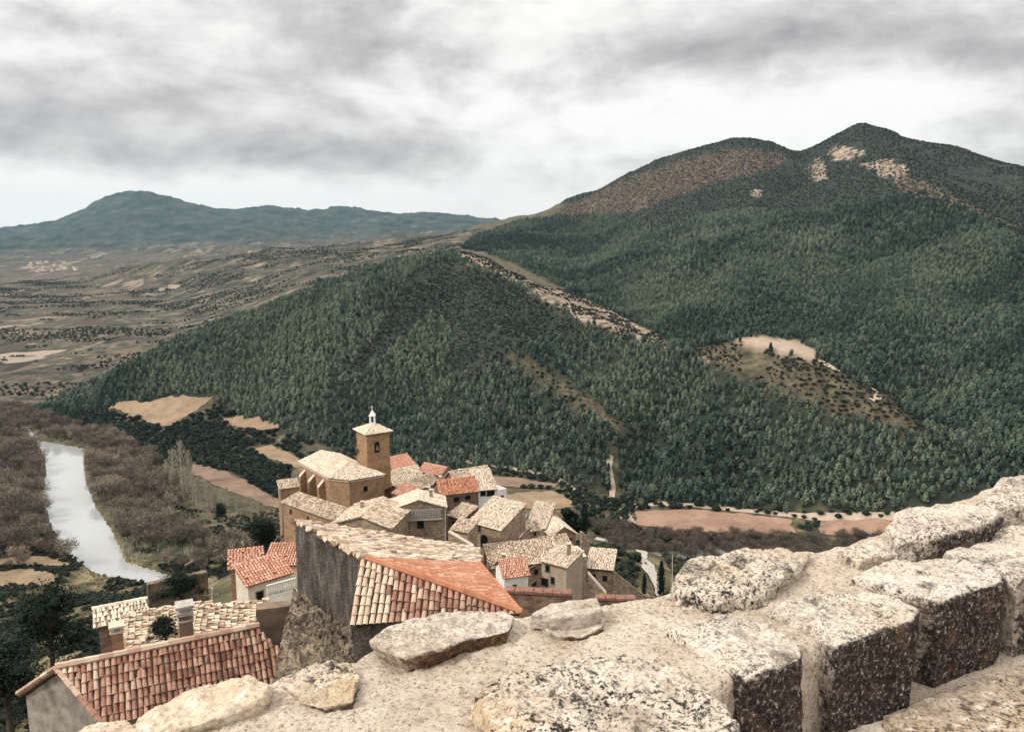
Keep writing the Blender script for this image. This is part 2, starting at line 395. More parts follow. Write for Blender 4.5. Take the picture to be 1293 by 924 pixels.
plain *= np.clip((GR-820)/100, 0, 1)
brownhill = np.where((U > 180) & (U < 640) & (GR > 1250) & (GR < 4200), 1., 0.)
far = np.clip((GR-4500)/1800, 0, 1)
near = np.clip((np.where(U < 235, 560, 460)-GR)/50, 0, 1)
def soft(a, k=2):
    for _ in range(k):
        a = (a+np.roll(a, 1, 1)+np.roll(a, -1, 1))/3; b = a.copy(); b[1:-1] = (a[:-2]+a[1:-1]+a[2:])/3; a = b
    return a
rock_s, heath_s, pale_s, scrub_s, wood_s, plain_s = [soft(np.asarray(q, float), 1) for q in (rock, heath, pale, scrubm, wood, plain)]
def m_terrain():
    t = NT('terrain')
    n2 = t.noise(.12, 8, .65); n3 = t.noise(.6, 6, .6)
    base = t.ramp(n2, [(.32, (.028, .028, .017)), (.5, (.075, .066, .040)), (.68, (.17, .14, .085))])
    woodc = t.ramp(n2, [(.3, (.012, .018, .014)), (.7, (.035, .040, .026))])
    c = t.mix(t.attr('wood'), base, woodc)
    c = t.mix(t.attr('scrubm'), c, t.ramp(t.noise(.11, 8, .78), [(.40, (.006, .011, .010)), (.50, (.018, .027, .021)), (.62, (.050, .056, .038))]))
    rgh = t.math('MULTIPLY', t.math('SUBTRACT', t.noise(.03, 8, .75), .5), 2.4)
    c = t.mix(t.ramp(t.math('ADD', t.attr('heath'), rgh), [(.2, 0.), (.75, 1.)]), c, t.ramp(t.noise(.10, 8, .75), [(.38, (.016, .018, .013)), (.48, (.055, .042, .030)), (.57, (.12, .085, .062)), (.68, (.22, .17, .125))]))
    # plain: patchwork of fields stretched along the valley, hedges, bare soil
    mp = t.mapped((.0085, .0030, .0)); w = t.n('ShaderNodeVectorMath', operation='ADD'); ns = t.n('ShaderNodeTexNoise'); t.l(mp, ns.inputs['Vector']); ns.inputs['Scale'].default_value = 1.3
    ms = t.n('ShaderNodeVectorMath', operation='SCALE'); t.l(ns.outputs['Color'], ms.inputs[0]); ms.inputs['Scale'].default_value = .9
    t.l(mp, w.inputs[0]); t.l(ms.outputs[0], w.inputs[1]); wv = w.outputs[0]
    cell = t.voro(1.6, 'F1', 'Color', wv); sep = t.n('ShaderNodeSeparateColor'); t.l(cell, sep.inputs[0])
    fields = t.ramp(sep.outputs[0], [(0, (.06, .046, .036)), (.25, (.14, .105, .08)), (.42, (.040, .036, .028)), (.6, (.24, .19, .135)), (.75, (.075, .066, .045)), (.88, (.36, .29, .22))], 'CONSTANT')
    fields = t.mix(t.math('MULTIPLY', n2, .5), fields, (.07, .055, .04))
    edge = t.voro(1.6, 'DISTANCE_TO_EDGE', 'Distance', wv)
    fields = t.mix(t.ramp(edge, [(.03, 1.), (.08, 0.)]), fields, (.022, .024, .018))
    fields = t.mix(t.ramp(t.noise(.010, 8, .72), [(.46, 0.), (.54, 1.)]), fields, t.ramp(t.noise(.05, 9, .75), [(.36, (.018, .021, .015)), (.47, (.055, .050, .035)), (.56, (.13, .105, .075)), (.66, (.30, .235, .165))]))
    c = t.mix(t.attr('plain'), c, fields)
    bh = t.ramp(t.noise(.018, 9, .7), [(.38, (.018, .022, .017)), (.48, (.052, .048, .034)), (.56, (.10, .084, .060)), (.66, (.23, .185, .135))])
    c = t.mix(t.attr('brownhill'), c, bh)
    fr = t.ramp(t.noise(.006, 12, .75), [(.38, (.008, .016, .018)), (.50, (.026, .040, .036)), (.60, (.06, .066, .052)), (.70, (.17, .155, .13))])
    c = t.mix(t.attr('far'), c, fr)
    rgn = t.math('MULTIPLY', t.math('SUBTRACT', t.noise(.05, 8, .75), .5), 2.2)
    def ragged(a): return t.ramp(t.math('ADD', t.attr(a), rgn), [(.36, 0.), (.50, 1.)])
    rk = t.ramp(t.noise(.10, 9, .7), [(.36, (.035, .035, .028)), (.46, (.17, .13, .095)), (.56, (.29, .225, .17)), (.68, (.41, .335, .26))])
    c = t.mix(ragged('rock'), c, rk)
    c = t.mix(t.attr('pale'), c, t.ramp(n2, [(.3, (.28, .21, .15)), (.7, (.40, .31, .23))]))
    ng = t.ramp(t.noise(.10, 9, .72), [(.34, (.030, .028, .016)), (.46, (.090, .075, .040)), (.55, (.19, .155, .085)), (.66, (.34, .27, .165))])
    ng = t.mix(t.ramp(t.noise(.035, 4), [(.4, 0.), (.6, .7)]), ng, t.ramp(n3, [(.3, (.030, .034, .018)), (.7, (.075, .075, .036))]))
    c = t.mix(t.attr('near'), c, ng)
    t.bump(n3, .6, .6); t.bump(n2, .5, 3)
    return t.color(c)
M['terrain'] = m_terrain()
ter = grid_mesh('terrain', GX, GY, H, M['terrain'], dict(wood=wood_s, scrubm=scrub_s, heath=heath_s, plain=plain_s, brownhill=brownhill*plain_s, far=far, rock=rock_s, pale=pale_s, near=near))
tag(ter, kind='structure')

# ------------------------------------------------------------------ water
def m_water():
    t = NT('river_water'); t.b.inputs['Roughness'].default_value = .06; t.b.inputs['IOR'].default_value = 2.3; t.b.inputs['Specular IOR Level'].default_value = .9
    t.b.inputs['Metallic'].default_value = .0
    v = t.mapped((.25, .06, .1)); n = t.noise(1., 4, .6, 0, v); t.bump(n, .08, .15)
    return t.color((.34, .35, .335))  # bright sky reflection partly put into the pale base colour
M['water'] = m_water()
def strip(A, B, n=60, m=6):
    def res(P, n):
        P = np.array(P, float); s = np.r_[0, np.cumsum(np.hypot(*np.diff(P, axis=0).T))]; q = np.linspace(0, s[-1], n)
        return np.stack([np.interp(q, s, P[:, k]) for k in (0, 1)], -1)
    A = res(A, n); B = res(B, n); w = np.linspace(0, 1, m)[None, :, None]
    G = A[:, None]*(1-w)+B[:, None]*w
    return G[..., 0], G[..., 1]
# the polylines share their sample rows, so loft row by row
A_ = np.array(RIV_L); B_ = np.array(RIV_R); s_ = np.linspace(0, len(A_)-1, 160); k_ = np.arange(len(A_))
A2 = np.stack([np.interp(s_, k_, A_[:, c]) for c in (0, 1)], -1); B2 = np.stack([np.interp(s_, k_, B_[:, c]) for c in (0, 1)], -1)
w_ = np.linspace(-.12, 1.12, 9)[None, :, None]; G_ = A2[:, None]*(1-w_)+B2[:, None]*w_
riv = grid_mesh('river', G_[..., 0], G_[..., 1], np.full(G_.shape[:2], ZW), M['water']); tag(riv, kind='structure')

# ------------------------------------------------------------------ fields, roads and tracks laid on the ground
def m_soil(name, a, b, ang=.4, fs=1.1):
    t = NT(name); n = t.noise(.05, 7, .6); n2 = t.noise(.5, 5)
    c = t.ramp(n, [(.38, a), (.62, b)]); c = t.mix(t.ramp(t.noise(.09, 7, .7), [(.50, 0.), (.62, .55)]), c, tuple(x*.62 for x in a)); c = t.mix(t.ramp(t.noise(.14, 8, .75), [(.57, 0.), (.63, .6)]), c, (.075, .078, .045))
    m = t.n('ShaderNodeMapping'); m.inputs['Rotation'].default_value = (0, 0, ang); t.l(t.coord(), m.inputs[0])
    wv = t.n('ShaderNodeTexWave'); t.l(m.outputs[0], wv.inputs['Vector']); wv.inputs['Scale'].default_value = fs; wv.inputs['Distortion'].default_value = 1.5
    c = t.mix(t.math('MULTIPLY', wv.outputs['Fac'], .3), c, tuple(x*.55 for x in a))
    c = t.mix(t.math('MULTIPLY', n2, .25), c, b)
    t.bump(wv.outputs['Fac'], .3, .15); return t.color(c)
M['soil_red'] = m_soil('red_brown_soil', (.245, .15, .102), (.33, .215, .15), .15)
M['soil_red2'] = m_soil('rose_brown_soil', (.17, .115, .080), (.25, .17, .12), -.7)
M['soil_tan'] = m_soil('tan_stubble', (.22, .155, .098), (.31, .225, .145), .9)
M['soil_pale'] = m_soil('pale_stubble', (.35, .25, .165), (.46, .345, .235), .5)
M['dirt'] = m_simple('dirt_road', (.30, .23, .17), (.46, .37, .28), .6, .2)
M['concrete'] = m_simple('concrete_ramp', (.33, .29, .24), (.52, .48, .42), .8, .2)
M['grass'] = m_simple('grass_terrace', (.10, .11, .045), (.21, .20, .10), .5, .4)
def gpl(px, **k): return [tuple(ground(u, v, **k)[:2]) for u, v in px]
def field(name, top, bot, mat, lift=.5, n=80, m=24, rag=5., **k):
    X, Y = strip(gpl(top, **k), gpl(bot, **k), n, m)
    q = rag*np.clip(np.hypot(X, Y)/500, .2, 1.6); X, Y = X+q*fbm2(X, Y, 16, 4, 91), Y+q*1.4*fbm2(X, Y, 16, 4, 92); o = grid_mesh(name, X, Y, np.maximum(hz(X, Y), hz(X+1.5, Y))+lift, mat); tag(o, kind='structure'); return o
def road(name, px, width, mat, lift=.35, n=120, **k):
    P = np.array(gpl(px, **k)); s = np.r_[0, np.cumsum(np.hypot(*np.diff(P, axis=0).T))]; q = np.linspace(0, s[-1], n)
    C = np.stack([np.interp(q, s, P[:, c]) for c in (0, 1)], -1)
    for _ in range(6): C[1:-1] = (C[:-2]+2*C[1:-1]+C[2:])/4
    T = np.gradient(C, axis=0); T /= np.linalg.norm(T, axis=1)[:, None]+1e-9; Nn = np.stack([-T[:, 1], T[:, 0]], -1)
    wid = width*(1+.25*np.interp(q, q[::6], RNG.uniform(-1, 1, len(q[::6]))))
    w = np.linspace(-.5, .5, 4)[None, :, None]; G = C[:, None]+Nn[:, None]*w*wid[:, None, None]
    o = grid_mesh(name, G[..., 0], G[..., 1], hz(G[..., 0], G[..., 1])+lift, mat); tag(o, kind='structure'); return o
FIELDS = [
 ('ploughed_field', [(800, 646), (850, 643), (900, 646), (950, 650), (1000, 657)], [(802, 664), (850, 671), (900, 674), (950, 676), (1003, 676)], 'soil_red'),
 ('ploughed_field', [(1036, 661), (1080, 659), (1125, 658)], [(1038, 675), (1080, 677), (1125, 677)], 'soil_red'),
 ('ploughed_field', [(640, 625), (670, 621), (700, 620), (722, 634)], [(640, 640), (670, 643), (700, 643), (726, 641)], 'soil_tan'),
 ('ploughed_field', [(545, 598), (600, 598), (650, 604), (705, 612)], [(548, 606), (600, 612), (650, 616), (703, 616)], 'soil_red2'),
 ('stubble_field', [(136, 518), (180, 508), (215, 500), (268, 503)], [(140, 520), (180, 530), (210, 540), (250, 520)], 'soil_tan'),
 ('stubble_field', [(282, 528), (297, 523), (330, 532), (353, 540)], [(284, 536), (300, 543), (330, 545), (352, 543)], 'soil_tan'),
 ('stubble_field', [(314, 567), (338, 562), (365, 572), (400, 592)], [(320, 571), (340, 578), (365, 588), (400, 604)], 'soil_tan'),
 ('ploughed_field', [(240, 586), (270, 592), (300, 600), (325, 616), (352, 632)], [(240, 598), (262, 607), (290, 620), (320, 634), (352, 644)], 'soil_red2'),
 ('stubble_field', [(-20, 712), (25, 703), (60, 703), (86, 712)], [(-20, 716), (25, 714), (60, 716), (84, 715)], 'soil_tan'),
 ('stubble_field', [(-20, 724), (30, 719), (60, 722), (76, 731)], [(-20, 742), (25, 738), (50, 740), (72, 736)], 'soil_tan'),
 ('stubble_field', [(0, 510), (12, 508), (25, 511)], [(0, 516), (12, 516), (25, 514)], 'soil_pale'),
]
FPOLY = []
for nm, tp, bt, mt in FIELDS:
    field(nm, tp, bt, M[mt]); FPOLY.append(gpl(tp)+gpl(bt)[::-1])
road('dirt_track', [(780, 655), (795, 642), (830, 636), (900, 640), (960, 646), (1020, 653), (1080, 653), (1130, 652)], 6, M['dirt'])
road('dirt_track', [(800, 636), (788, 645), (793, 655), (800, 662)], 6, M['dirt'])
road('dirt_track', [(560, 577), (615, 587), (660, 594), (700, 603), (725, 618), (740, 628)], 4.5, M['dirt'])
road('dirt_track', [(775, 640), (773, 615), (768, 590), (771, 575)], 5, M['dirt'], .6)
road('dirt_track', [(1032, 455), (1060, 470), (1095, 487), (1112, 497), (1108, 505), (1100, 506)], 5, M['dirt'], .8)
# ================================================================== vegetation
def leaves_into(mb, P, size, rng, flat=.5, m=0, up=.0, lt=None):
    for k, p in enumerate(P):
        a = rng.normal(size=3); a /= np.linalg.norm(a)+1e-9
        b = np.cross(a, rng.normal(size=3)); b /= np.linalg.norm(b)+1e-9
        s = size*rng.uniform(.6, 1.4)
        if up: a = a*(1-up)+np.array([0, 0, 1])*up; a /= np.linalg.norm(a)
        a = a*s; b = b*s*flat
        mb.quad(p-a*.5-b*.3, p+a*.1-b*.5, p+a*.5+b*.2, p-a*.1+b*.5, m, float(np.clip(lt[k] if lt is not None else rng.uniform(0, 1), 0, 1)))
def blob_core(mb, c, rx, rz, rng, n=7, rings=4, m=0, t=.1):
    vs, fs = [], []
    for i in range(rings+1):
        a = math.pi*i/rings
        for k in range(n):
            q = 2*math.pi*k/n; j = rng.uniform(.75, 1.1)
            vs.append((c[0]+rx*math.sin(a)*math.cos(q)*j, c[1]+rx*math.sin(a)*math.sin(q)*j, c[2]+rz*math.cos(a)*(.9 if 0 < i < rings else 1)))
    for i in range(rings):
        for k in range(n): fs.append((i*n+k, (i+1)*n+k, (i+1)*n+(k+1) % n, i*n+(k+1) % n))
    mb.add(vs, fs, m, t)
def t_pine(seed, slim=.2, n=110):
    rng = np.random.default_rng(seed); mb = MB()
    mb.tube([(0, 0, -.08), (0, 0, .3)], [.022, .016], 5, 1)
    blob_core(mb, (0, 0, .52), slim*.62, .40, rng)
    P, lt = [], []
    for _ in range(n):
        t = rng.uniform(0, 1)**.8; r = slim*(1.08*(1-t)**.62*min(1, .45+t*3))*rng.uniform(.55, 1.15); q = rng.uniform(0, 6.283)
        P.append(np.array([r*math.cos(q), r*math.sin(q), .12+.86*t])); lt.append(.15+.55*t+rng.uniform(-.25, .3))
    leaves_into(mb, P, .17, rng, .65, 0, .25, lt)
    return mb
def t_bush(seed, n=120, core=True, ls=.26, squash=.8):
    rng = np.random.default_rng(seed); mb = MB()
    if core: blob_core(mb, (0, 0, .42), .40, .36, rng, 8, 5)
    lobes = [(rng.uniform(-.28, .28), rng.uniform(-.28, .28), rng.uniform(.3, .62), rng.uniform(.22, .36)) for _ in range(6)]
    P, lt = [], []
    for _ in range(n):
        L = lobes[rng.integers(6)]; d = rng.normal(size=3); d /= np.linalg.norm(d); d[2] = abs(d[2])*.9-.15
        p = np.array(L[:3])+d*L[3]*rng.uniform(.7, 1.12); p[2] = max(p[2], .02)*1.0
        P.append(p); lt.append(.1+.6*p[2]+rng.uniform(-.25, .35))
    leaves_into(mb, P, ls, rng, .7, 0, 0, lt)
    return mb
def t_bare(seed, wide=.5, n=620, limbs=8, tw=.012, core=False):
    rng = np.random.default_rng(seed); mb = MB()
    mb.tube([(0, 0, -.05), (.01, 0, .2), (0, .01, .42)], [.03, .024, .016], 6, 1)
    tips = []
    for k in range(limbs):
        q = 2*math.pi*k/limbs+rng.uniform(-.4, .4); z0 = rng.uniform(.12, .4); rr = wide*rng.uniform(.5, .9); z1 = min(.98, z0+rng.uniform(.25, .5))
        p0 = np.array([0, 0, z0]); p2 = np.array([rr*math.cos(q), rr*math.sin(q), z1]); p1 = (p0+p2)/2+np.array([0, 0, .04])
        mb.tube([p0, p1, p2], [.013, .009, .004], 4, 1); tips += [p1, p2, (p1+p2)/2]
    lob = [np.array([rng.uniform(-.6, .6)*wide, rng.uniform(-.6, .6)*wide, rng.uniform(.42, .78)]) for _ in range(9)]
    for _ in range(n):
        c = lob[rng.integers(9)]; d = rng.normal(size=3); d /= np.linalg.norm(d); d[2] = d[2]*.8+.25
        p = c+d*rng.uniform(.05, .24)*np.array([wide/.45, wide/.45, 1]); p[2] = max(p[2], .06)
        e = d*rng.uniform(.06, .14)+rng.normal(size=3)*.035+np.array([0, 0, .03]); s = np.cross(e, rng.normal(size=3)); s = s/(np.linalg.norm(s)+1e-9)*tw*rng.uniform(.6, 1.6)
        mb.poly([p-s, p+s, p+e], 0, float(np.clip(.2+.5*p[2]+rng.uniform(-.3, .35), 0, 1)))
    return mb
def t_poplar(seed, n=420):
    rng = np.random.default_rng(seed); mb = MB(); tr = MB()
    tr.tube([(0, 0, -.03), (.004, .003, .35), (-.004, .004, .7), (.0, 0, .98)], [.022, .019, .013, .004], 6)
    for _ in range(n):
        t = rng.uniform(.14, .97); q = rng.uniform(0, 6.283); r = .085*(1-(t-.35)**2)*rng.uniform(.05, 1)
        p = np.array([r*math.cos(q), r*math.sin(q), t]); e = np.array([r*.35*math.cos(q), r*.35*math.sin(q), rng.uniform(.04, .09)])
        s = np.cross(e, rng.normal(size=3)); s = s/(np.linalg.norm(s)+1e-9)*.006
        mb.poly([p-s, p+s, p+e], 0, float(rng.uniform(0, 1)))
    return tr, mb
def t_cypress(seed, n=420, w=.10):
    rng = np.random.default_rng(seed); mb = MB(); blob_core(mb, (0, 0, .5), w*.75, .47, rng, 8, 6)
    P, lt = [], []
    for _ in range(n):
        t = rng.uniform(0, 1); r = w*(math.sin(math.pi*min(1, t*.82+.16))**.7)*rng.uniform(.8, 1.12); q = rng.uniform(0, 6.283)
        P.append(np.array([r*math.cos(q), r*math.sin(q), .03+.95*t])); lt.append(rng.uniform(0, 1))
    leaves_into(mb, P, .06, rng, .5, 0, .5, lt); return mb
def hide_template(o): pass
def mesh_of(mb, name, mats, smooth=False):
    o = mb.build(name, mats, smooth=smooth); me = o.data; bpy.data.objects.remove(o); return me
def plant(me, name, loc, h, rz, label, cat, group, tint, w=1.):
    o = bpy.data.objects.new(name, me); COL.objects.link(o); o.location = loc; o.scale = (h*w, h*w, h); o.rotation_euler = (0, 0, rz)
    o['tint'] = float(tint); return tag(o, label, cat, group)
def stuff(name, pts, hts, tints, templates, label, cat, wid=None):
    """one object: a cloud of points, each carrying a copy of one of the given plants' meshes"""
    n = len(pts); me = bpy.data.meshes.new(name); me.vertices.add(n); me.vertices.foreach_set('co', np.asarray(pts, np.float32).ravel())
    for k, val in (('h', hts), ('tint', tints), ('rz', RNG.uniform(0, 6.283, n)), ('w', np.ones(n) if wid is None else wid)):
        a = me.attributes.new(k, 'FLOAT', 'POINT'); a.data.foreach_set('value', np.asarray(val, np.float32))
    a = me.attributes.new('var', 'INT', 'POINT'); a.data.foreach_set('value', RNG.integers(0, len(templates), n).astype(np.int32))
    o = bpy.data.objects.new(name, me); COL.objects.link(o)
    g = bpy.data.node_groups.new(name+'_scatter', 'GeometryNodeTree')
    g.interface.new_socket('Geometry', in_out='INPUT', socket_type='NodeSocketGeometry'); g.interface.new_socket('Geometry', in_out='OUTPUT', socket_type='NodeSocketGeometry')
    N = g.nodes; L = g.links.new; gi = N.new('NodeGroupInput'); go = N.new('NodeGroupOutput'); J = N.new('GeometryNodeJoinGeometry')
    def na(nm, dt):
        q = N.new('GeometryNodeInputNamedAttribute'); q.data_type = dt; q.inputs[0].default_value = nm; return q.outputs['Attribute']
    hh = na('h', 'FLOAT'); rz = na('rz', 'FLOAT'); ww = na('w', 'FLOAT'); mu = N.new('ShaderNodeMath'); mu.operation = 'MULTIPLY'; L(hh, mu.inputs[0]); L(ww, mu.inputs[1])
    cs = N.new('ShaderNodeCombineXYZ'); L(mu.outputs[0], cs.inputs[0]); L(mu.outputs[0], cs.inputs[1]); L(hh, cs.inputs[2])
    cr = N.new('ShaderNodeCombineXYZ'); L(rz, cr.inputs[2])
    for k, tob in enumerate(templates):
        ob = N.new('GeometryNodeObjectInfo'); ob.transform_space = 'ORIGINAL'; ob.inputs['Object'].default_value = tob; ob.inputs['As Instance'].default_value = False
        cm = N.new('FunctionNodeCompare'); cm.data_type = 'INT'; cm.operation = 'EQUAL'; L(na('var', 'INT'), cm.inputs[2]); cm.inputs[3].default_value = k
        io = N.new('GeometryNodeInstanceOnPoints'); L(gi.outputs[0], io.inputs['Points']); L(ob.outputs['Geometry'], io.inputs['Instance']); L(cm.outputs[0], io.inputs['Selection'])
        L(cs.outputs[0], io.inputs['Scale']); L(cr.outputs[0], io.inputs['Rotation']); L(io.outputs[0], J.inputs[0])
    L(J.outputs[0], go.inputs[0])
    md = o.modifiers.new('scatter', 'NODES'); md.node_group = g
    return tag(o, label, cat, kind='stuff')
def jgrid(x0, x1, y0, y1, s, j=.8):
    X, Y = np.meshgrid(np.arange(x0, x1, s), np.arange(y0, y1, s)); X = X.ravel(); Y = Y.ravel()
    return X+RNG.uniform(-j, j, X.size)*s*.5, Y+RNG.uniform(-j, j, X.size)*s*.5
def gidx(x, y):
    a = np.arctan2(x, y); r = np.hypot(x, y)
    i = np.clip(np.rint((np.log(r)-math.log(RR[0]))/(math.log(RR[-1])-math.log(RR[0]))*(NR-1)), 0, NR-1).astype(int)
    j = np.clip(np.rint((a-AZ[0])/(AZ[-1]-AZ[0])*(NA-1)), 0, NA-1).astype(int); return i, j
def mask_at(mk, x, y): i, j = gidx(x, y); return mk[i, j]
# horizon of the ground as seen along each bearing: used only to choose which trees count as individuals
ELEV = H/GR; CUM = np.maximum.accumulate(ELEV, axis=0)
def seen(x, y, z):
    i, j = gidx(x, y); return z/np.hypot(x, y) > CUM[np.maximum(i-2, 0), j]-.001
HIDE = [(-200, 640), (300, 720), (352, 640), (372, 570), (440, 560), (440, 520), (500, 520), (500, 580), (600, 600), (640, 600), (740, 650), (850, 700), (1000, 670), (1120, 620), (1250, 580), (1500, 560), (1500, 1200), (-200, 1200)]

# ---- pine woods
def in_fields(x, y):
    c = np.zeros(np.shape(x), bool)
    for p in FPOLY: c |= inpoly(x, y, p)
    return c
def t_round(seed, n=130):
    rng = np.random.default_rng(seed); mb = MB(); mb.tube([(0, 0, -.08), (0, 0, .35)], [.024, .018], 5, 1); blob_core(mb, (0, 0, .56), .15, .34, rng); P, lt = [], []
    for _ in range(n):
        d = rng.normal(size=3); d /= np.linalg.norm(d); k = rng.uniform(.75, 1.12); p = np.array([d[0]*.23*k, d[1]*.23*k, .57+d[2]*.43*k]); P.append(p); lt.append(.15+.6*p[2]+rng.uniform(-.25, .3))
    leaves_into(mb, P, .17, rng, .65, 0, .1, lt); return mb
pt = [mesh_of(g, 'pine_tree', [M['pine'], M['bark']]) for g in (t_pine(1, .22), t_round(2), t_pine(3, .28), t_pine(4, .25, 90))]
xa, ya = jgrid(-800, 900, 470, 1250, 3.3); xb, yb = jgrid(-1200, 2000, 500, 2900, 5.2)
ra, rb = np.hypot(xa, ya), np.hypot(xb, yb); ka = ra < 1200; kb = (rb >= 1200) & (rb < 2700)
x = np.r_[xa[ka], xb[kb]]; y = np.r_[ya[ka], yb[kb]]
k = mask_at(wood, x, y) & (np.abs(np.arctan2(x, y)) < R(38)) & (np.hypot(x, y) > 490); x, y = x[k], y[k]
den = fbm2(x, y, 45, 4, 101); th = np.round(1.5+2.2*fbm2(x, y, 300, 2, 110))*.45; rows = np.sin(2*np.pi*(x*np.cos(th)+y*np.sin(th)*.5)/13.); k = (RNG.uniform(0, 1, x.size) < np.clip(1.2+den*1.3, .35, 1)*np.clip(1.0+rows*.6, .35, 1)) & ~in_fields(x, y); x, y = x[k], y[k]
z = hz(x, y)
h = RNG.uniform(3.6, 8.6, x.size)*(1+.35*fbm2(x, y, 70, 3, 102))*np.where(np.hypot(x, y) > 1200, 1.25, 1); tint = np.clip(.5+.7*fbm2(x, y, 110, 3, 103)+.6*fbm2(x, y, 380, 2, 104)+RNG.uniform(-.38, .38, x.size), 0, 1)
u, v, fw = project(np.stack([x, y, z+h*.5], -1))
vis = seen(x, y, z+h*.6) & (u > 5) & (u < 1288) & (v > 5) & ~inpoly(u, v, HIDE)
# front-row trees: nothing taller right in front of them
order = np.argsort(-(h/fw)*np.where(vis, 1, 0))[:300]
ind = np.zeros(x.size, bool); ind[order] = True
pines = []
for i in np.nonzero(ind)[0]:
    pines.append(plant(pt[i % 4], 'pine_tree', (x[i], y[i], z[i]-.2), h[i], RNG.uniform(0, 6.28), 'young green pine in the wood above the fields beyond the village', 'tree', 'pines along the lower edge of the wooded hills', tint[i]))
def three(os):
    d = {}
    for o in os: d.setdefault(o.data.name, o)
    return list(d.values())
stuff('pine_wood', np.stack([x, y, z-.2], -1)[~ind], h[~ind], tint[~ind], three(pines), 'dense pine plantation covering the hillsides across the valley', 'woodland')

# ---- bare riverside trees
bt = [mesh_of(t_bare(s, w), 'riverside_tree', [M['twig'], M['bark']]) for s, w in ((11, .5), (12, .42), (13, .58), (14, .46))]
BARE = [[(-20, 512), (40, 520), (70, 535), (118, 545), (160, 556), (150, 575), (108, 572), (60, 566), (36, 545), (-20, 540)],
        [(-40, 545), (25, 545), (38, 560), (55, 585), (50, 625), (60, 660), (70, 690), (40, 720), (-40, 720)],
        [(-20, 692), (60, 692), (100, 702), (150, 708), (240, 712), (300, 696), (330, 704), (250, 728), (150, 724), (80, 714), (-20, 722)],
        [(110, 572), (160, 560), (190, 575), (215, 600), (225, 640), (210, 660), (250, 672), (305, 690), (210, 694), (168, 690), (142, 668), (122, 640), (112, 615), (106, 590)]]
x, y = jgrid(-520, 200, 380, 900, 6.6, .9); z = np.maximum(hz(x, y), ZW); u, v, fw = project(np.stack([x, y, z], -1))
k = np.zeros(x.size, bool)
for p in BARE: k |= inpoly(u, v, p)
k &= ~inpoly(x, y, RIV_POLY) & ~in_fields(x, y) & (np.minimum(segdist(x, y, RIV_L), segdist(x, y, RIV_R)) > np.where(v < 690, 3., 1)); x, y, z = x[k], y[k], z[k]
n_b = 0; hb = RNG.uniform(6.5, 14.5, x.size); tb0 = np.clip(.45+.5*fbm2(x, y, 40, 2, 5)+RNG.uniform(-.3, .3, x.size), 0, 1)
pick = np.argsort(-(hb/np.hypot(x, y))*((project(np.stack([x, y, z], -1))[0] > -3)+.1))[:300]; rest = np.setdiff1d(np.arange(x.size), pick); print('BARE', x.size); bares = []
for i in sorted(pick, key=lambda q: y[q]):
    uu, vv, _ = project(np.array([x[i], y[i], z[i]+6])); hh = hb[i]
    side = 'left' if uu < 90 else 'right'
    bares.append(plant(bt[n_b % 4], 'riverside_tree', (x[i], y[i], z[i]-.3), hh*(.8 if vv < 560 else 1), RNG.uniform(0, 6.28), 'bare mauve brown tree crowding the %s bank of the river' % side, 'tree', 'bare trees on the %s river bank' % side, tb0[i])); n_b += 1
if len(rest): stuff('riverside_wood', np.stack([x, y, z-.3], -1)[rest], hb[rest]*.85, tb0[rest], three(bares), 'bare brown woodland along both banks of the river', 'woodland')
# ---- the fringe of dark willows below the fields
DARKFR = [(740, 660), (800, 672), (850, 678), (1000, 681), (1130, 679), (1130, 708), (960, 708), (880, 706), (780, 700)]
x, y = jgrid(40, 320, 380, 520, 4.0); z = np.maximum(hz(x, y), ZW); u, v, fw = project(np.stack([x, y, z], -1)); k = inpoly(u, v, DARKFR) & ~in_fields(x, y); x, y, z = x[k], y[k], z[k]
for q, i in enumerate(RNG.permutation(x.size)[:260]):
    plant(bt[q % 4], 'willow', (x[i], y[i], z[i]-.3), RNG.uniform(5, 8), RNG.uniform(0, 6.28), 'low dark leafless willow between the red brown fields and the river', 'tree', 'willows below the ploughed fields', RNG.uniform(0, .3), 1.1)
# ---- reeds at the water's bend
def t_reed(seed):
    rng = np.random.default_rng(seed); mb = MB()
    for _ in range(60):
        p = np.array([rng.uniform(-.5, .5), rng.uniform(-.5, .5), -.05]); e = np.array([rng.normal()*.08, rng.normal()*.08, rng.uniform(.5, 1.05)]); s = np.array([rng.normal(), rng.normal(), 0])*.02; mb.poly([p-s, p+s, p+e], 0, rng.uniform(0, 1))
    return mb
rt = mesh_of(t_reed(5), 'reed_clump', [M['reed']]); RD = [(152, 684), (172, 676), (200, 672), (240, 682), (250, 702), (200, 712), (160, 702)]
x, y = jgrid(-260, -120, 370, 500, 4.2); z = np.maximum(hz(x, y), ZW); u, v, fw = project(np.stack([x, y, z], -1)); k = inpoly(u, v, RD); x, y, z = x[k], y[k], z[k]
for i in range(min(140, x.size)): plant(rt, 'reed_clump', (x[i], y[i], z[i]-.1), RNG.uniform(3., 5.5), RNG.uniform(0, 6), 'pale dry reed clump at the bend of the river', 'reeds', 'reeds at the bend of the river', RNG.uniform(.2, 1))
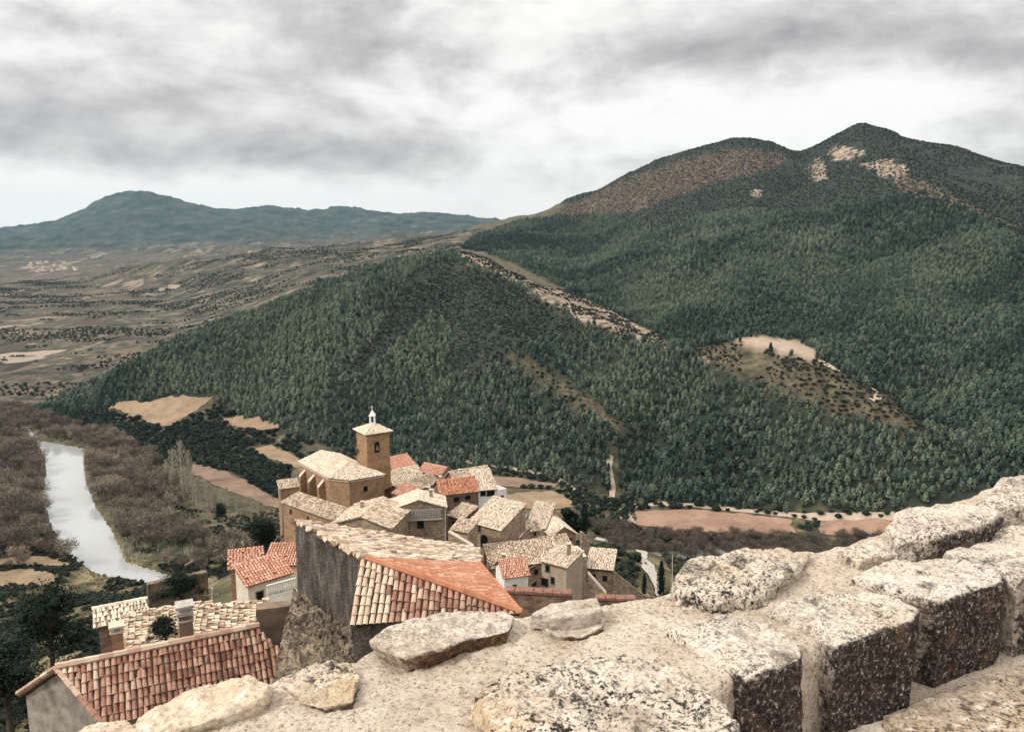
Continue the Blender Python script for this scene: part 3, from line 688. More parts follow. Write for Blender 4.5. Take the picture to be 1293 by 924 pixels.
# ---- pale poplars
pp = [t_poplar(s) for s in (21, 22, 23)]
pm = [(mesh_of(a, 'trunk', M['palebark']), mesh_of(b, 'branches', M['paletwig'])) for a, b in pp]
POPL = [(222, 618, 46), (229, 612, 50), (238, 612, 40), (212, 606, 24), (232, 630, 36), (237, 622, 30), (244, 634, 34), (249, 638, 32), (253, 637, 30), (262, 638, 24), (268, 642, 22), (272, 641, 24), (278, 643, 25), (283, 646, 28), (288, 638, 22), (246, 620, 22), (252, 622, 20), (258, 628, 18), (299, 648, 18), (318, 643, 16), (326, 645, 14), (241, 610, 28), (217, 625, 30), (265, 632, 16)]
for q, (a, b, hp) in enumerate(POPL):
    P = ground(a, b); hh = hp*1.05*np.linalg.norm(P)/FPX; e = empty('poplar', P, 'slim pale bare poplar in the straggling row beside the reddish field', 'tree', 'bare poplars beside the river field'); e.rotation_euler = (RNG.uniform(-.03, .03), RNG.uniform(-.03, .03), RNG.uniform(0, 6)); e.scale = (hh*1.25, hh*1.25, hh)
    for nm, me in (('trunk', pm[q % 3][0]), ('branches', pm[q % 3][1])):
        o = bpy.data.objects.new(nm, me); COL.objects.link(o); o.parent = e; o['tint'] = .8
# ---- dark oak scrub of the valley floor
ob = [mesh_of(t_bush(s), 'oak_bush', [M['oak']]) for s in (31, 32, 33)]
OAK = [[(60, 534), (150, 520), (210, 541), (250, 524), (275, 505), (300, 528), (350, 545), (420, 566), (445, 560), (445, 590), (400, 592), (365, 571), (338, 561), (312, 566), (320, 573), (350, 588), (365, 592), (365, 640), (352, 634), (325, 615), (300, 599), (240, 585), (215, 598), (190, 573), (160, 556), (118, 545)],
       [(500, 584), (560, 594), (640, 594), (705, 606), (745, 622), (775, 628), (830, 634), (1000, 646), (1150, 645), (1150, 654), (1020, 656), (960, 649), (900, 645), (830, 641), (800, 644), (785, 652), (810, 668), (860, 675), (980, 680), (1050, 664), (1030, 655), (1010, 660), (1010, 682), (860, 682), (760, 668), (728, 642), (700, 618), (640, 616), (560, 597), (500, 592)],
       [(725, 625), (780, 640), (800, 668), (870, 690), (830, 700), (760, 680), (735, 660)]]
x, y = jgrid(-520, 330, 400, 900, 5.2); z = hz(x, y); u, v, fw = project(np.stack([x, y, z], -1)); k = np.zeros(x.size, bool)
for p in OAK: k |= inpoly(u+2*fbm2(x, y, 15, 2, 5), v, p)
k &= ~in_fields(x, y) & ~inpoly(x, y, RIV_POLY) & (den_ := fbm2(x, y, 28, 3, 201) > -.5); x, y, z, u, v, fw = x[k], y[k], z[k], u[k], v[k], fw[k]
h = RNG.uniform(3, 6.2, x.size); h = np.where(inpoly(u, v, OAK[1]), h*.75, h); tint = np.clip(RNG.uniform(0, .75, x.size)+.35*fbm2(x, y, 40, 2, 7), 0, 1)
vis = ~inpoly(u, v, HIDE) & seen(x, y, z+h*.6) & (u > 0) & (u < 1290)
order = np.argsort(-(h/fw)*vis)[:300]; ind = np.zeros(x.size, bool); ind[order] = vis[order]; oaks = []
for q, i in enumerate(np.nonzero(ind)[0]):
    side = 'left of the church tower' if u[i] < 460 else 'right of the village'
    oaks.append(plant(ob[q % 3], 'oak_bush', (x[i], y[i], z[i]-.3), h[i], RNG.uniform(0, 6.28), 'rounded dark evergreen oak among the valley fields %s' % side, 'bush', 'evergreen oaks between the fields %s' % side, tint[i], RNG.uniform(1, 1.4)))
stuff('oak_thicket', np.stack([x, y, z-.3], -1)[~ind], h[~ind], tint[~ind], three(oaks), 'dark evergreen oak thicket covering the valley floor', 'thicket', RNG.uniform(1, 1.4, (~ind).sum()))
# ---- scrub on the hills, the plain and the village slope
sb = [mesh_of(t_bush(s, 46, True, .34), 'shrub', [M['scrub']]) for s in (41, 42)]
def shrub_patch(xlim, ylim, sp, fn, hr, tr, name, label, cat='scrub', tm=None):
    x, y = jgrid(*xlim, *ylim, sp); k = fn(x, y); x, y = x[k], y[k]; z = hz(x, y)
    n = x.size; h = RNG.uniform(*hr, n); t = np.clip(RNG.uniform(*tr, n)+.25*fbm2(x, y, 60, 2, 9), 0, 1)
    stuff(name, np.stack([x, y, z-.1*h], -1), h, t, tm or seeds, label, cat, RNG.uniform(1., 1.6, n))
seedP = [(ground(860, 470), 2.2), (ground(905, 452), 2.0)]
seeds = [plant(sb[i], 'shrub', P-np.array([0, 0, .2]), hh, i, ['rounded shrub on the pass between the two wooded hills', 'low shrub beside the pale rocks of the pass'][i], 'bush', None, .4) for i, (P, hh) in enumerate(seedP)]
shrub_patch((-500, 900), (480, 1250), 4.2, lambda x, y: (mask_at(scrubm, x, y) > .5) & (np.hypot(x, y) < 1300) & (fbm2(x, y, 30, 3, 301) > -.45), (1.2, 2.8), (.05, .75), 'hill_scrub', 'low dark scrub on the slope below the rocky spur')
shrub_patch((-100, 1700), (1000, 2500), 6.5, lambda x, y: (mask_at(np.maximum(scrubm, heath), x, y) > .3) & (np.hypot(x, y) >= 1300) & (fbm2(x, y, 60, 3, 302) > -.35), (1.1, 3.2), (.05, .75), 'mountain_scrub', 'dark scrub on the upper slopes of the twin peaks')
shrub_patch((-100, 500), (480, 1250), 4.5, lambda x, y: (mask_at(np.maximum(heath, rock), x, y) > .2) & (np.hypot(x, y) < 1300) & (fbm2(x, y, 22, 3, 303) > np.where(mask_at(rock, x, y) > .5, -.12, -.35)), (1.0, 3.2), (.05, .65), 'spur_scrub', 'sparse shrubs along the rocky spur')
shrub_patch((-330, -100), (400, 640), 3.4, lambda x, y: (lambda u, v: (inpoly(u, v, [(228, 640), (300, 652), (352, 644), (356, 700), (300, 680), (240, 668), (215, 650)]) | inpoly(u, v, [(150, 575), (190, 572), (215, 600), (235, 600), (225, 645), (200, 620)]) | inpoly(u, v, [(290, 520), (360, 540), (450, 560), (450, 580), (360, 560)])) & ~in_fields(x, y) & (fbm2(x, y, 14, 3, 305) > -.15))(*project(np.stack([x, y, hz(x, y)], -1))[:2]), (.8, 2.6), (.1, 1.), 'valley_scrub', 'mixed low scrub between the poplars and the river')
shrub_patch((-1900, 100), (850, 3300), 8.5, lambda x, y: (mask_at(plain, x, y) > .4) & (np.hypot(x, y) < 3300) & (fbm2(x*.6, y, 90, 5, 304, gain=.7) > .10) & ~in_fields(x, y), (1.0, 4.2), (.0, .6), 'plain_scrub', 'scattered hedges and scrub over the brown plain')
# ================================================================== village
def m_masonry(name, cols, scale=2.2, mortar=(.36, .29, .21), stain=(.06, .05, .045), mw=.05, amt=.35):
    t = NT(name); mp = t.mapped((1, 1, 1.7)); ns = t.n('ShaderNodeTexNoise'); t.l(mp, ns.inputs[0]); ns.inputs['Scale'].default_value = 1.5
    ad = t.n('ShaderNodeVectorMath', operation='SCALE'); t.l(ns.outputs['Color'], ad.inputs[0]); ad.inputs['Scale'].default_value = .25
    a2 = t.n('ShaderNodeVectorMath', operation='ADD'); t.l(mp, a2.inputs[0]); t.l(ad.outputs[0], a2.inputs[1]); v = a2.outputs[0]
    cl = t.voro(scale, 'F1', 'Color', v); sp = t.n('ShaderNodeSeparateColor'); t.l(cl, sp.inputs[0])
    c = t.ramp(sp.outputs[0], [(i/(len(cols)-1), q) for i, q in enumerate(cols)])
    e = t.voro(scale, 'DISTANCE_TO_EDGE', 'Distance', v); c = t.mix(t.ramp(e, [(mw*.4, 1.), (mw*1.6, 0.)]), c, mortar)
    s1 = t.noise(.7, 6, .65); c = t.mix(t.math('MULTIPLY', t.ramp(s1, [(.48, 0.), (.72, 1.)]), amt*1.6, True), c, stain)
    c = t.mix(t.math('MULTIPLY', t.noise(9, 4), .35), c, cols[0])
    t.bump(e, .5, .05); t.bump(t.noise(14, 4), .3, .02)
    return t.color(c)
M['tan'] = m_masonry('tan_ashlar', [(.22, .135, .078), (.30, .19, .112), (.36, .235, .14)], 1.5, (.33, .23, .145), (.10, .07, .048), .03, .45)
M['tower'] = m_masonry('tower_ashlar', [(.24, .145, .075), (.32, .20, .11), (.38, .25, .145)], 1.5, (.34, .23, .135), (.12, .08, .05), .03, .3)
M['rubble'] = m_masonry('rubble_wall', [(.17, .12, .085), (.30, .22, .155), (.46, .36, .26)], 2.4, (.33, .26, .18), (.05, .04, .035), .06)
M['brown'] = m_masonry('brown_wall', [(.12, .08, .058), (.20, .135, .095), (.28, .195, .135)], 2.0, (.24, .17, .12), (.05, .04, .035), .04)
M['brickred'] = m_masonry('reddish_brick_wall', [(.30, .15, .09), (.38, .20, .12), (.45, .27, .17)], 3.5, (.36, .26, .18), (.12, .08, .05), .05)
M['beige'] = m_simple('beige_render', (.30, .235, .17), (.42, .34, .25), 1.2, .2)
M['cream'] = m_simple('cream_render', (.50, .43, .34), (.66, .58, .47), 1.0, .2)
M['white'] = m_simple('whitewash', (.62, .58, .52), (.80, .77, .72), .9, .2)
M['greywall'] = m_simple('grey_render', (.16, .145, .125), (.27, .245, .21), 1.0, .3)
def m_darkwall():
    t = NT('dark_weathered_render'); mp = t.mapped((1.2, 1.2, .35)); n = t.noise(2.2, 8, .7, .4, mp); n2 = t.noise(14, 6, .7)
    c = t.ramp(n, [(.3, (.026, .023, .021)), (.44, (.056, .050, .045)), (.56, (.125, .106, .09)), (.68, (.24, .20, .16))])
    c = t.mix(t.ramp(n2, [(.52, 0.), (.66, .6)]), c, (.15, .125, .10)); n5 = t.noise(1.1, 8, .75); c = t.mix(t.ramp(n5, [(.55, 0.), (.70, .75)]), c, (.13, .098, .072)); vr = t.voro(4.5, 'DISTANCE_TO_EDGE', 'Distance', t.mapped((1, 1, 1.8))); c = t.mix(t.ramp(vr, [(.0, .55), (.07, 0.)]), c, (.012, .011, .011)); t.bump(vr, .6, .05); t.bump(n2, .7, .04); return t.color(c)
M['darkwall'] = m_darkwall()
M['rough'] = m_masonry('crumbled_rubble', [(.05, .04, .03), (.20, .155, .11), (.36, .285, .20)], 8, (.22, .17, .12), (.02, .017, .016), .08, .75)
M['coping'] = m_simple('pale_coping', (.40, .33, .25), (.62, .54, .43), 2.5, .4)
M['redcoping'] = m_simple('red_coping', (.15, .075, .055), (.28, .15, .11), 3, .4)
M['darkpane'] = m_simple('dark_window', (.006, .007, .009), (.014, .015, .018), 2, .0, .15)
M['wood'] = m_simple('grey_wood', (.10, .075, .058), (.22, .17, .13), 4, .3)
M['slatw'] = m_simple('weathered_slats', (.28, .25, .22), (.48, .44, .40), 5, .3)
M['metal'] = m_simple('galvanised_pole', (.30, .29, .28), (.48, .47, .45), 4, .05, .5)
M['bed_pale'] = m_simple('pale_tile_bedding', (.17, .125, .085), (.33, .25, .175), 3, .3); M['bed_red'] = m_simple('red_tile_bedding', (.20, .085, .05), (.34, .16, .10), 3, .3)
M['stained'] = m_simple('stained_grey_render', (.13, .115, .095), (.34, .30, .25), 2.6, .5)
M['stubwall'] = m_simple('stained_brown_render', (.13, .09, .065), (.26, .19, .14), 2.2, .5)
M['earth'] = m_simple('tile_bedding', (.055, .038, .028), (.13, .092, .065), 3, .3)
def m_tile(name, stops, lich=(.55, .47, .35), la=.35):
    t = NT(name); c = t.ramp(t.attr('lt'), stops); n = t.noise(3.0, 8, .7); n2 = t.noise(26, 5, .65)
    c = t.mix(t.math('MULTIPLY', t.ramp(n, [(.46, 0.), (.64, 1.)]), la), c, lich)
    c = t.mix(t.ramp(n2, [(.56, 0.), (.68, .55)]), c, (.06, .05, .042)); t.b.inputs['Roughness'].default_value = .85
    t.bump(n2, .3, .01); return t.color(c)
M['t_pale'] = m_tile('old_pale_tiles', [(0, (.20, .13, .085)), (.2, (.36, .26, .18)), (.5, (.51, .395, .285)), (.8, (.62, .51, .38)), (1, (.72, .61, .48))], (.60, .51, .39), .4)
M['t_cream'] = m_tile('bleached_tiles', [(0, (.40, .305, .22)), (.5, (.64, .53, .40)), (1, (.80, .70, .57))], (.70, .62, .50), .4)
M['t_orange'] = m_tile('orange_tiles', [(0, (.20, .08, .047)), (.3, (.40, .158, .085)), (.75, (.49, .225, .135)), (1, (.60, .37, .25))], (.58, .34, .2), .3)
M['t_mixed'] = m_tile('mixed_red_tiles', [(0, (.10, .05, .036)), (.35, (.25, .115, .078)), (.6, (.35, .19, .135)), (.8, (.46, .325, .235)), (1, (.57, .465, .345))], (.60, .46, .33), .35)
M['t_rose'] = m_tile('rose_tiles', [(0, (.38, .17, .11)), (.5, (.50, .25, .165)), (1, (.60, .37, .27))], (.56, .40, .30), .35)

def unit(v): v = np.asarray(v, float); return v/(np.linalg.norm(v)+1e-12)
def tiles_on(mb, poly, up, pitch=.26, course=.34, m=1, tint=(0, 1), jit=.02, drop=0., seg=4, tfn=None, slab=.10, slabm=0):
    """curved roof tiles laid in columns over a flat convex roof face; also the bedding under them"""
    P = [np.asarray(p, float) for p in poly]; n = unit(np.cross(P[1]-P[0], P[2]-P[0]))
    if n[2] < 0: n = -n; P = P[::-1]
    d = unit(np.asarray(up)-n*np.dot(up, n)); a = unit(np.cross(d, n)); o = P[0]
    st = [(np.dot(p-o, a), np.dot(p-o, d)) for p in P]
    mb.prism([p-n*slab for p in P], [p-n*.005 for p in P], slabm, .3)
    s0 = min(s for s, _ in st); s1 = max(s for s, _ in st); k = max(1, int(round((s1-s0)/pitch))); ps = (s1-s0)/k
    for i in range(k):
        s = s0+(i+.5)*ps; ts = []
        for (x1, y1), (x2, y2) in zip(st, st[1:]+st[:1]):
            if (x1 <= s < x2) or (x2 <= s < x1): ts.append(y1+(y2-y1)*(s-x1)/(x2-x1))
        if len(ts) < 2: continue
        t0, t1 = min(ts)-.05, max(ts); cnt = max(1, int(round((t1-t0)/course)))
        coltint = random.uniform(-.12, .12)
        for j in range(cnt):
            if random.random() < drop: continue
            ta = t0+(t1-t0)*j/cnt; tb = min(t1, ta+course*1.25)
            if tb-ta < .08: continue
            js = random.gauss(0, jit); ja = random.gauss(0, jit*1.2); lift = abs(random.gauss(0, jit*.6))
            ra, rb = ps*.43, ps*.35
            t_ = random.random(); tt = tint[0]+(tint[1]-tint[0])*min(1, max(0, t_+coltint))
            if tfn: tt = tfn(i/k, j/cnt, tt)
            vs = []
            for (tq, rr, hh, off) in ((ta, ra, .035+lift, js), (tb, rb, .006, js+ja)):
                for q in range(seg+1):
                    g = math.pi*q/seg; vs.append(o+a*(s+off+rr*math.cos(g))+d*tq+n*(hh+rr*.85*math.sin(g)))
            fs = [(q+1, q, seg+1+q, seg+2+q) for q in range(seg)]
            mb.add(vs, fs, m, tt)
def ridge_tiles(mb, p, q, rad=.13, m=1, tint=(.2, 1), step=.4):
    p, q = np.asarray(p, float), np.asarray(q, float); L = np.linalg.norm(q-p); k = max(1, int(L/step)); d = (q-p)/L
    for i in range(k):
        a = p+d*(L*i/k); b = p+d*(L*(i+1)/k+.04); mb.tube([a, b], [rad*random.uniform(.95, 1.1), rad*.85], 6, m, random.uniform(*tint))
def gmin(pts, d=1.2): return min(float(hz(p[0], p[1])) for p in pts)-d
def wall_rect(px4, o, a, nrm):
    """photo rectangle met with a wall plane -> (s0, z0, s1, z1)"""
    u0, v0, u1, v1 = px4; out = []
    for u, v in ((u0, v1), (u1, v0)):
        d = sight(u, v); t = np.dot(o, nrm)/np.dot(d, nrm); p = d*t; out += [np.dot(p-o, a), p[2]]
    return out
def window(parent, rect, o, a, nrm, name='window', arch=False, frame='wood', fw=.09, pane='darkpane', sill=True):
    s0, z0, s1, z1 = rect; s0, s1 = min(s0, s1), max(s0, s1); s1 = max(s1, s0+.25); z1 = max(z1, z0+.3); Zv = np.array([0, 0, 1.]); A = np.array([a[0], a[1], 0]); out = np.array([nrm[0], nrm[1], 0])
    P = lambda s, z, d: np.array([o[0]+A[0]*s+out[0]*d, o[1]+A[1]*s+out[1]*d, z])
    fr = MB()
    for x0, x1, y0, y1 in ((s0-fw, s0, z0, z1+fw), (s1, s1+fw, z0, z1+fw), (s0, s1, z1, z1+fw)) + (((s0-fw*1.5, s1+fw*1.5, z0-fw, z0),) if sill else ()):
        fr.obox(P(x0, y0, -.05), A*(x1-x0), out*.10, Zv*(y1-y0))
    w = fr.build(name, M[frame], parent)
    pb = MB()
    if arch:
        N_ = 8; r_ = (s1-s0)/2; zc = z1-r_; c_ = (s0+s1)/2
        pts = [(s0, z0), (s1, z0)]+[(c_+r_*math.cos(math.pi*i/N_), zc+r_*math.sin(math.pi*i/N_)) for i in range(N_+1)]
        pb.prism([P(x, y, -.04) for x, y in pts], [P(x, y, .012) for x, y in pts])
    else: pb.obox(P(s0, z0, -.04), A*(s1-s0), out*.052, Zv*(z1-z0))
    p = pb.build('pane' if name == 'window' else 'opening', M[pane], w)
    return w
def chimney(roof, px, z, w=.55, h=1.3, mat='brown', cap='coping', capm=None):
    P = at_z(px[0], px[1], z); mb = MB(); mb.obox(P+[-w/2, -w/2, -1.2], (w, 0, 0), (0, w, 0), (0, 0, h+1.2)); c = mb.build('chimney', M[mat], roof)
    mb = MB(); e = w*.12; mb.obox(P+[-w/2-e, -w/2-e, h+.003], (w+2*e, 0, 0), (0, w+2*e, 0), (0, 0, w*.16))
    for dx in (-1, 1):
        for dy in (-1, 1): mb.obox(P+[dx*w*.4-.05, dy*w*.4-.05, h+w*.16+.003], (.1, 0, 0), (0, .1, 0), (0, 0, w*.35))
    mb.obox(P+[-w/2-e, -w/2-e, h+w*.51+.006], (w+2*e, 0, 0), (0, w+2*e, 0), (0, 0, w*.14))
    # a cap is a piece of the chimney's own mesh so that it stays one level down
    mb2 = mb.build('chimney_cap', M[cap], roof); return c
AUTOW = dict(low_house=3, gabled_house=3, steep_cottage=2, pale_cottage=1, ruined_barn=4, rose_house=2, upper_rose_house=1, brown_barn=2, ridge_house=2, rose_roofed_house=2, lean_to=1, cream_house=2, barn=2, white_annex=1, lane_house=2, stone_annex=1)
HS = {}; VCH = [('orange_roofed_house', .12, .7), ('ridge_house', .25, .5), ('arched_house', .8, .75), ('balcony_house', .75, .6), ('gabled_house', .3, .55), ('beige_house', .7, .6), ('terrace_house', .3, .6), ('barn', .7, .5), ('whitewashed_house', .2, .6), ('steep_cottage', .5, .7), ('cream_house', .4, .5)]
def house(name, label, E0, E1, r0, W, rise, kind, wall='rubble', tile='t_pale', group='houses of the village below the castle', cat='house', pitch=.25, over=.28, jit=.035, drop=.03, wins=(), tint=(0, 1), seg=3, along=False, depth=None, e1z=None, course=.36):
    e0 = at_r(*E0, r0); e1 = at_z(*E1, e0[2]); L = np.linalg.norm((e1-e0)[:2]); a = unit([e1[0]-e0[0], e1[1]-e0[1], 0]); b = np.array([-a[1], a[0], 0.])
    Zv = np.array([0, 0, 1.]); c = [e0, e0+a*L, e0+a*L+b*W, e0+b*W]; zb = min(gmin(c), e0[2]-2.2)
    print('HOUSE', name, 'L=%.1f W=%.1f hwall=%.1f yaw=%.0f' % (L, W, e0[2]-zb, math.degrees(math.atan2(a[1], a[0]))))
    ctr = (c[0]+c[2])/2; T = empty(name, (ctr[0], ctr[1], zb), label, cat, group)
    wb = MB(); B = [np.array([p[0], p[1], zb]) for p in c]; H0 = [p.copy() for p in c]
    up = Zv*rise
    if kind == 'shed': tops = [c[0], c[1], c[2]+up, c[3]+up]; wb.prism(B, tops)
    elif kind in ('gable', 'front'):
        wb.prism(B, c, caps=True)
        if kind == 'gable':
            m0, m1 = (c[0]+c[3])/2+up, (c[1]+c[2])/2+up; wb.poly([c[3], c[0], m0]); wb.poly([c[1], c[2], m1])
        else:
            m0, m1 = (c[0]+c[1])/2+up, (c[3]+c[2])/2+up; wb.poly([c[0], c[1], m0]); wb.poly([c[2], c[3], m1])
    else: wb.prism(B, c)
    w_ = wb.build('wall', M[wall], T)
    rb = MB(); ms = [M['bed_red' if tile in ('t_rose', 't_orange') else 'bed_pale'], M[tile]]; kw = dict(pitch=pitch, jit=jit, drop=drop, tint=tint, seg=seg, course=course); o = over; lift = Zv*.06
    if kind == 'shed':
        sl = rise/W; q = [c[0]-a*o-b*o-Zv*sl*o, c[1]+a*o-b*o-Zv*sl*o, c[2]+a*o+up, c[3]-a*o+up]; tiles_on(rb, [p+lift for p in q], (b*W+up) if not along else -a+b*.25, **kw)
    elif kind == 'gable':
        sl = rise/(W/2); r0_, r1_ = m0-a*o, m1+a*o
        tiles_on(rb, [p+lift for p in (c[0]-a*o-b*o-Zv*sl*o, c[1]+a*o-b*o-Zv*sl*o, r1_, r0_)], b*W/2+up, **kw)
        tiles_on(rb, [p+lift for p in (c[2]+a*o+b*o-Zv*sl*o, c[3]-a*o+b*o-Zv*sl*o, r0_, r1_)], -b*W/2+up, **kw)
        ridge_tiles(rb, r0_+lift*1.5, r1_+lift*1.5)
    elif kind == 'front':
        sl = rise/(L/2); r0_, r1_ = m0-b*o, m1+b*o
        tiles_on(rb, [p+lift for p in (c[3]-a*o+b*o-Zv*sl*o, c[0]-a*o-b*o-Zv*sl*o, r0_, r1_)], a*L/2+up, **kw)
        tiles_on(rb, [p+lift for p in (c[1]+a*o-b*o-Zv*sl*o, c[2]+a*o+b*o-Zv*sl*o, r1_, r0_)], -a*L/2+up, **kw)
        ridge_tiles(rb, r0_+lift*1.5, r1_+lift*1.5)
    elif kind == 'hip':
        q = [c[0]-a*o-b*o, c[1]+a*o-b*o, c[2]+a*o+b*o, c[3]-a*o+b*o]; ctrp = ctr.copy(); ctrp[2] = e0[2]; ap = ctrp+up
        for i in range(4):
            mid = (q[i]+q[(i+1) % 4])/2; tiles_on(rb, [q[i]+lift, q[(i+1) % 4]+lift, ap+lift], ap-mid, **kw)
            ridge_tiles(rb, q[i]+lift*1.5, ap+lift*1.5, .1)
    elif kind == 'flat':
        rb.prism([p+Zv*.003 for p in c], [p+Zv*.12 for p in c], 1, .6)
    roof = rb.build('roof', ms, T)
    faces = {'f': (c[0], a, -b), 'l': (c[3], -b, -a), 'r': (c[1], b, a)}
    HS[name] = (T, roof, c, (a, b))
    for wn in wins:
        f, rect = wn[0], wn[1]; oo, aa, nn = faces[f]; opt = wn[2] if len(wn) > 2 else {}
        rr = wall_rect(rect, oo, aa, nn); window(T, rr, oo, aa, nn, **opt)
    n_ = AUTOW.get(name, 0); q_ = random.Random(len(name))
    for i in range(n_):
        s_ = L*(i+.5)/n_+q_.uniform(-.25, .25); ww = q_.uniform(.45, .75); z1_ = e0[2]-q_.uniform(.75, 1.1); window(T, [s_-ww/2, z1_-ww*1.35, s_+ww/2, z1_], c[0], a, -b)
    return T, roof, c, (a, b)

# ---- the church
CH = []
z_e = at_r(415, 603, 150)[2]
A0, A1, A2, A3 = at_z(377, 583, z_e), at_z(415, 603, z_e), at_z(441, 606, z_e), at_z(484, 599, z_e)
ax = unit((A0-A1)*[1, 1, 0]); pr = np.array([ax[1], -ax[0], 0]);  pr = pr if pr[0] > 0 else -pr
width = max(6.0, np.dot(A3-A1, pr)); Ln = np.linalg.norm(A0-A1)
print('CHURCH', width, Ln, np.linalg.norm(A2-A1), np.linalg.norm(A3-A2), A1)
A4 = A0+pr*width; A3b = A3
foot = [A1, A2, A3, A3+ax*max(2., np.dot(A4-A3, ax)), A0]
zb = gmin(foot, 1.5); cc = sum(foot)/5
church = empty('church', (cc[0], cc[1], zb), 'tan stone church with buttressed nave and square bell tower under pale hipped roofs', 'church')
mb = MB(); mb.prism([np.array([p[0], p[1], zb]) for p in foot], foot); mb.build('nave_wall', M['tan'], church)
mb = MB(); apx1 = A0+pr*width*.5-ax*1.5; apx1[2] = z_e+1.9; apx2 = (A1+A3)/2+ax*2.6; apx2[2] = z_e+2.2
ex = lambda p: p+unit((p-cc)*[1, 1, 0])*.35+np.array([0, 0, .03])
Q = [ex(p) for p in foot]; kw = dict(pitch=.27, jit=.03, drop=.01, seg=3, course=.40, tint=(.1, 1))
tiles_on(mb, [Q[4], Q[0], apx2, apx1], pr, **kw); tiles_on(mb, [Q[0], Q[1], apx2], apx2-(Q[0]+Q[1])/2, **kw); tiles_on(mb, [Q[1], Q[2], apx2], apx2-(Q[1]+Q[2])/2, **kw)
tiles_on(mb, [Q[2], Q[3], apx1, apx2], -pr, **kw); tiles_on(mb, [Q[3], Q[4], apx1], -ax, **kw)
mb.build('nave_roof', [M['bed_pale'], M['t_cream']], church)
mb = MB()   # cornice under the eaves
for p, q in zip(foot, foot[1:]+foot[:1]):
    d = unit((q-p)*[1, 1, 0]); o = np.array([d[1], -d[0], 0]); o = o if np.dot(o, p-cc) > 0 else -o
    mb.obox(p+o*.003-[0, 0, .42], q-p, o*.17, (0, 0, .25))
mb.build('cornice', M['coping'], church)
for k, f in enumerate((.16, .47, .78)):
    mb = MB(); p = A1+ax*Ln*f; o = -pr; w = .75; dpt = 1.25; zt = z_e-1.0
    base = p-ax*w/2; pts = lambda z, dd: [np.array([*(base+o*-.05)[:2], z]), np.array([*(base+o*dd)[:2], z]), np.array([*(base+ax*w+o*dd)[:2], z]), np.array([*(base+ax*w-o*.05)[:2], z])]
    lo = pts(zb, dpt); hi = pts(zt-1.2, dpt); hi[0][2] = hi[3][2] = zt; mb.prism(lo, hi)
    bt_ = mb.build('buttress', M['tan'], church)
    mb = MB(); e = [hi[0]+[0, 0, .003], hi[1]+[0, 0, .003], hi[2]+[0, 0, .003], hi[3]+[0, 0, .003]]; mb.prism(e, [q+np.array([0, 0, .16]) for q in e]); mb.build('coping', M['coping'], bt_)
fo, fa = A2, unit((A3-A2)*[1, 1, 0]); fn = np.array([fa[1], -fa[0], 0])
window(church, wall_rect((459, 613, 464, 621), fo, fa, fn), fo, fa, fn, frame='tan', sill=False)
# bell tower (one leaf of the church: its own walls, roof, lantern)
zt = at_r(462.5, 548, 152)[2]; T1, T2, T0 = at_r(462.5, 548, 152), at_z(492, 543.5, zt), at_z(444.5, 542.5, zt)
ta = unit((T2-T1)*[1, 1, 0]); tw = np.linalg.norm(T2-T1); tb = np.array([-ta[1], ta[0], 0]); print('TOWER', tw, np.linalg.norm(T0-T1), np.dot(unit(T0-T1), ta))
tc = [T1, T1+ta*tw, T1+ta*tw+tb*tw, T1+tb*tw]; zb2 = gmin(tc, 1.5); zm = zt-7.2
mb = MB(); mb.prism([np.array([*p[:2], zb2]) for p in tc], [np.array([*p[:2], zm]) for p in tc]); ctr = sum(tc)/4
inn = [ctr*[1, 1, 0]+(p-ctr)*[1, 1, 0]*.975 for p in tc]; mb.prism([p+[0, 0, zm] for p in inn], [p+[0, 0, zt] for p in inn]); tower = mb.build('bell_tower', M['tower'], church)
mb = MB()
for z_, e_ in ((zm, .12), (zt-.35, .20)):
    s = 1+2*e_/tw; q = [ctr*[1, 1, 0]+(p-ctr)*[1, 1, 0]*s for p in tc]; mb.prism([p+[0, 0, z_+.004] for p in q], [p+[0, 0, z_+.22] for p in q])
mb.build('string_course', M['tower'], tower)
s = 1+.9/tw; q = [ctr*[1, 1, 0]+(p-ctr)*[1, 1, 0]*s+[0, 0, zt-.09] for p in tc]; ap = ctr*[1, 1, 0]+[0, 0, zt+1.35]; mb = MB()
for i in range(4): tiles_on(mb, [q[i], q[(i+1) % 4], ap], ap-(q[i]+q[(i+1) % 4])/2, pitch=.27, jit=.02, drop=.01, seg=3, course=.38, tint=(.2, 1)); ridge_tiles(mb, q[i]+[0, 0, .1], ap+[0, 0, .05], .12)
mb.build('tower_roof', [M['bed_pale'], M['t_cream']], tower)
mb = MB(); lw = .42
for dx in (-1, 1):
    for dy in (-1, 1): mb.obox(ap+[dx*lw-.11, dy*lw-.11, -.3], (.22, 0, 0), (0, .22, 0), (0, 0, 1.75))
mb.obox(ap+[-lw-.15, -lw-.15, -.35], (2*lw+.3, 0, 0), (0, 2*lw+.3, 0), (0, 0, .3)); mb.obox(ap+[-lw-.2, -lw-.2, 1.453], (2*lw+.4, 0, 0), (0, 2*lw+.4, 0), (0, 0, .12))
k8 = [ap+[(lw+.25)*math.cos(math.pi/4+i*math.pi/2)*1.3, (lw+.25)*math.sin(math.pi/4+i*math.pi/2)*1.3, 1.576] for i in range(4)]
for i in range(4): mb.poly([k8[i], k8[(i+1) % 4], ap+[0, 0, 2.7]])
mb.tube([ap+[0, 0, 2.6], ap+[0, 0, 3.5]], .05, 5); mb.obox(ap+[-.22, -.03, 3.1], (.44, 0, 0), (0, .06, 0), (0, 0, .08))
mb.build('lantern', M['white'], tower)
tn = -tb; r_ = wall_rect((473, 557, 479, 572), T1+tb*.05, ta, tn); window(tower, r_, T1+tb*.06, ta, tn, name='bell_opening', arch=True, frame='tower', sill=True)
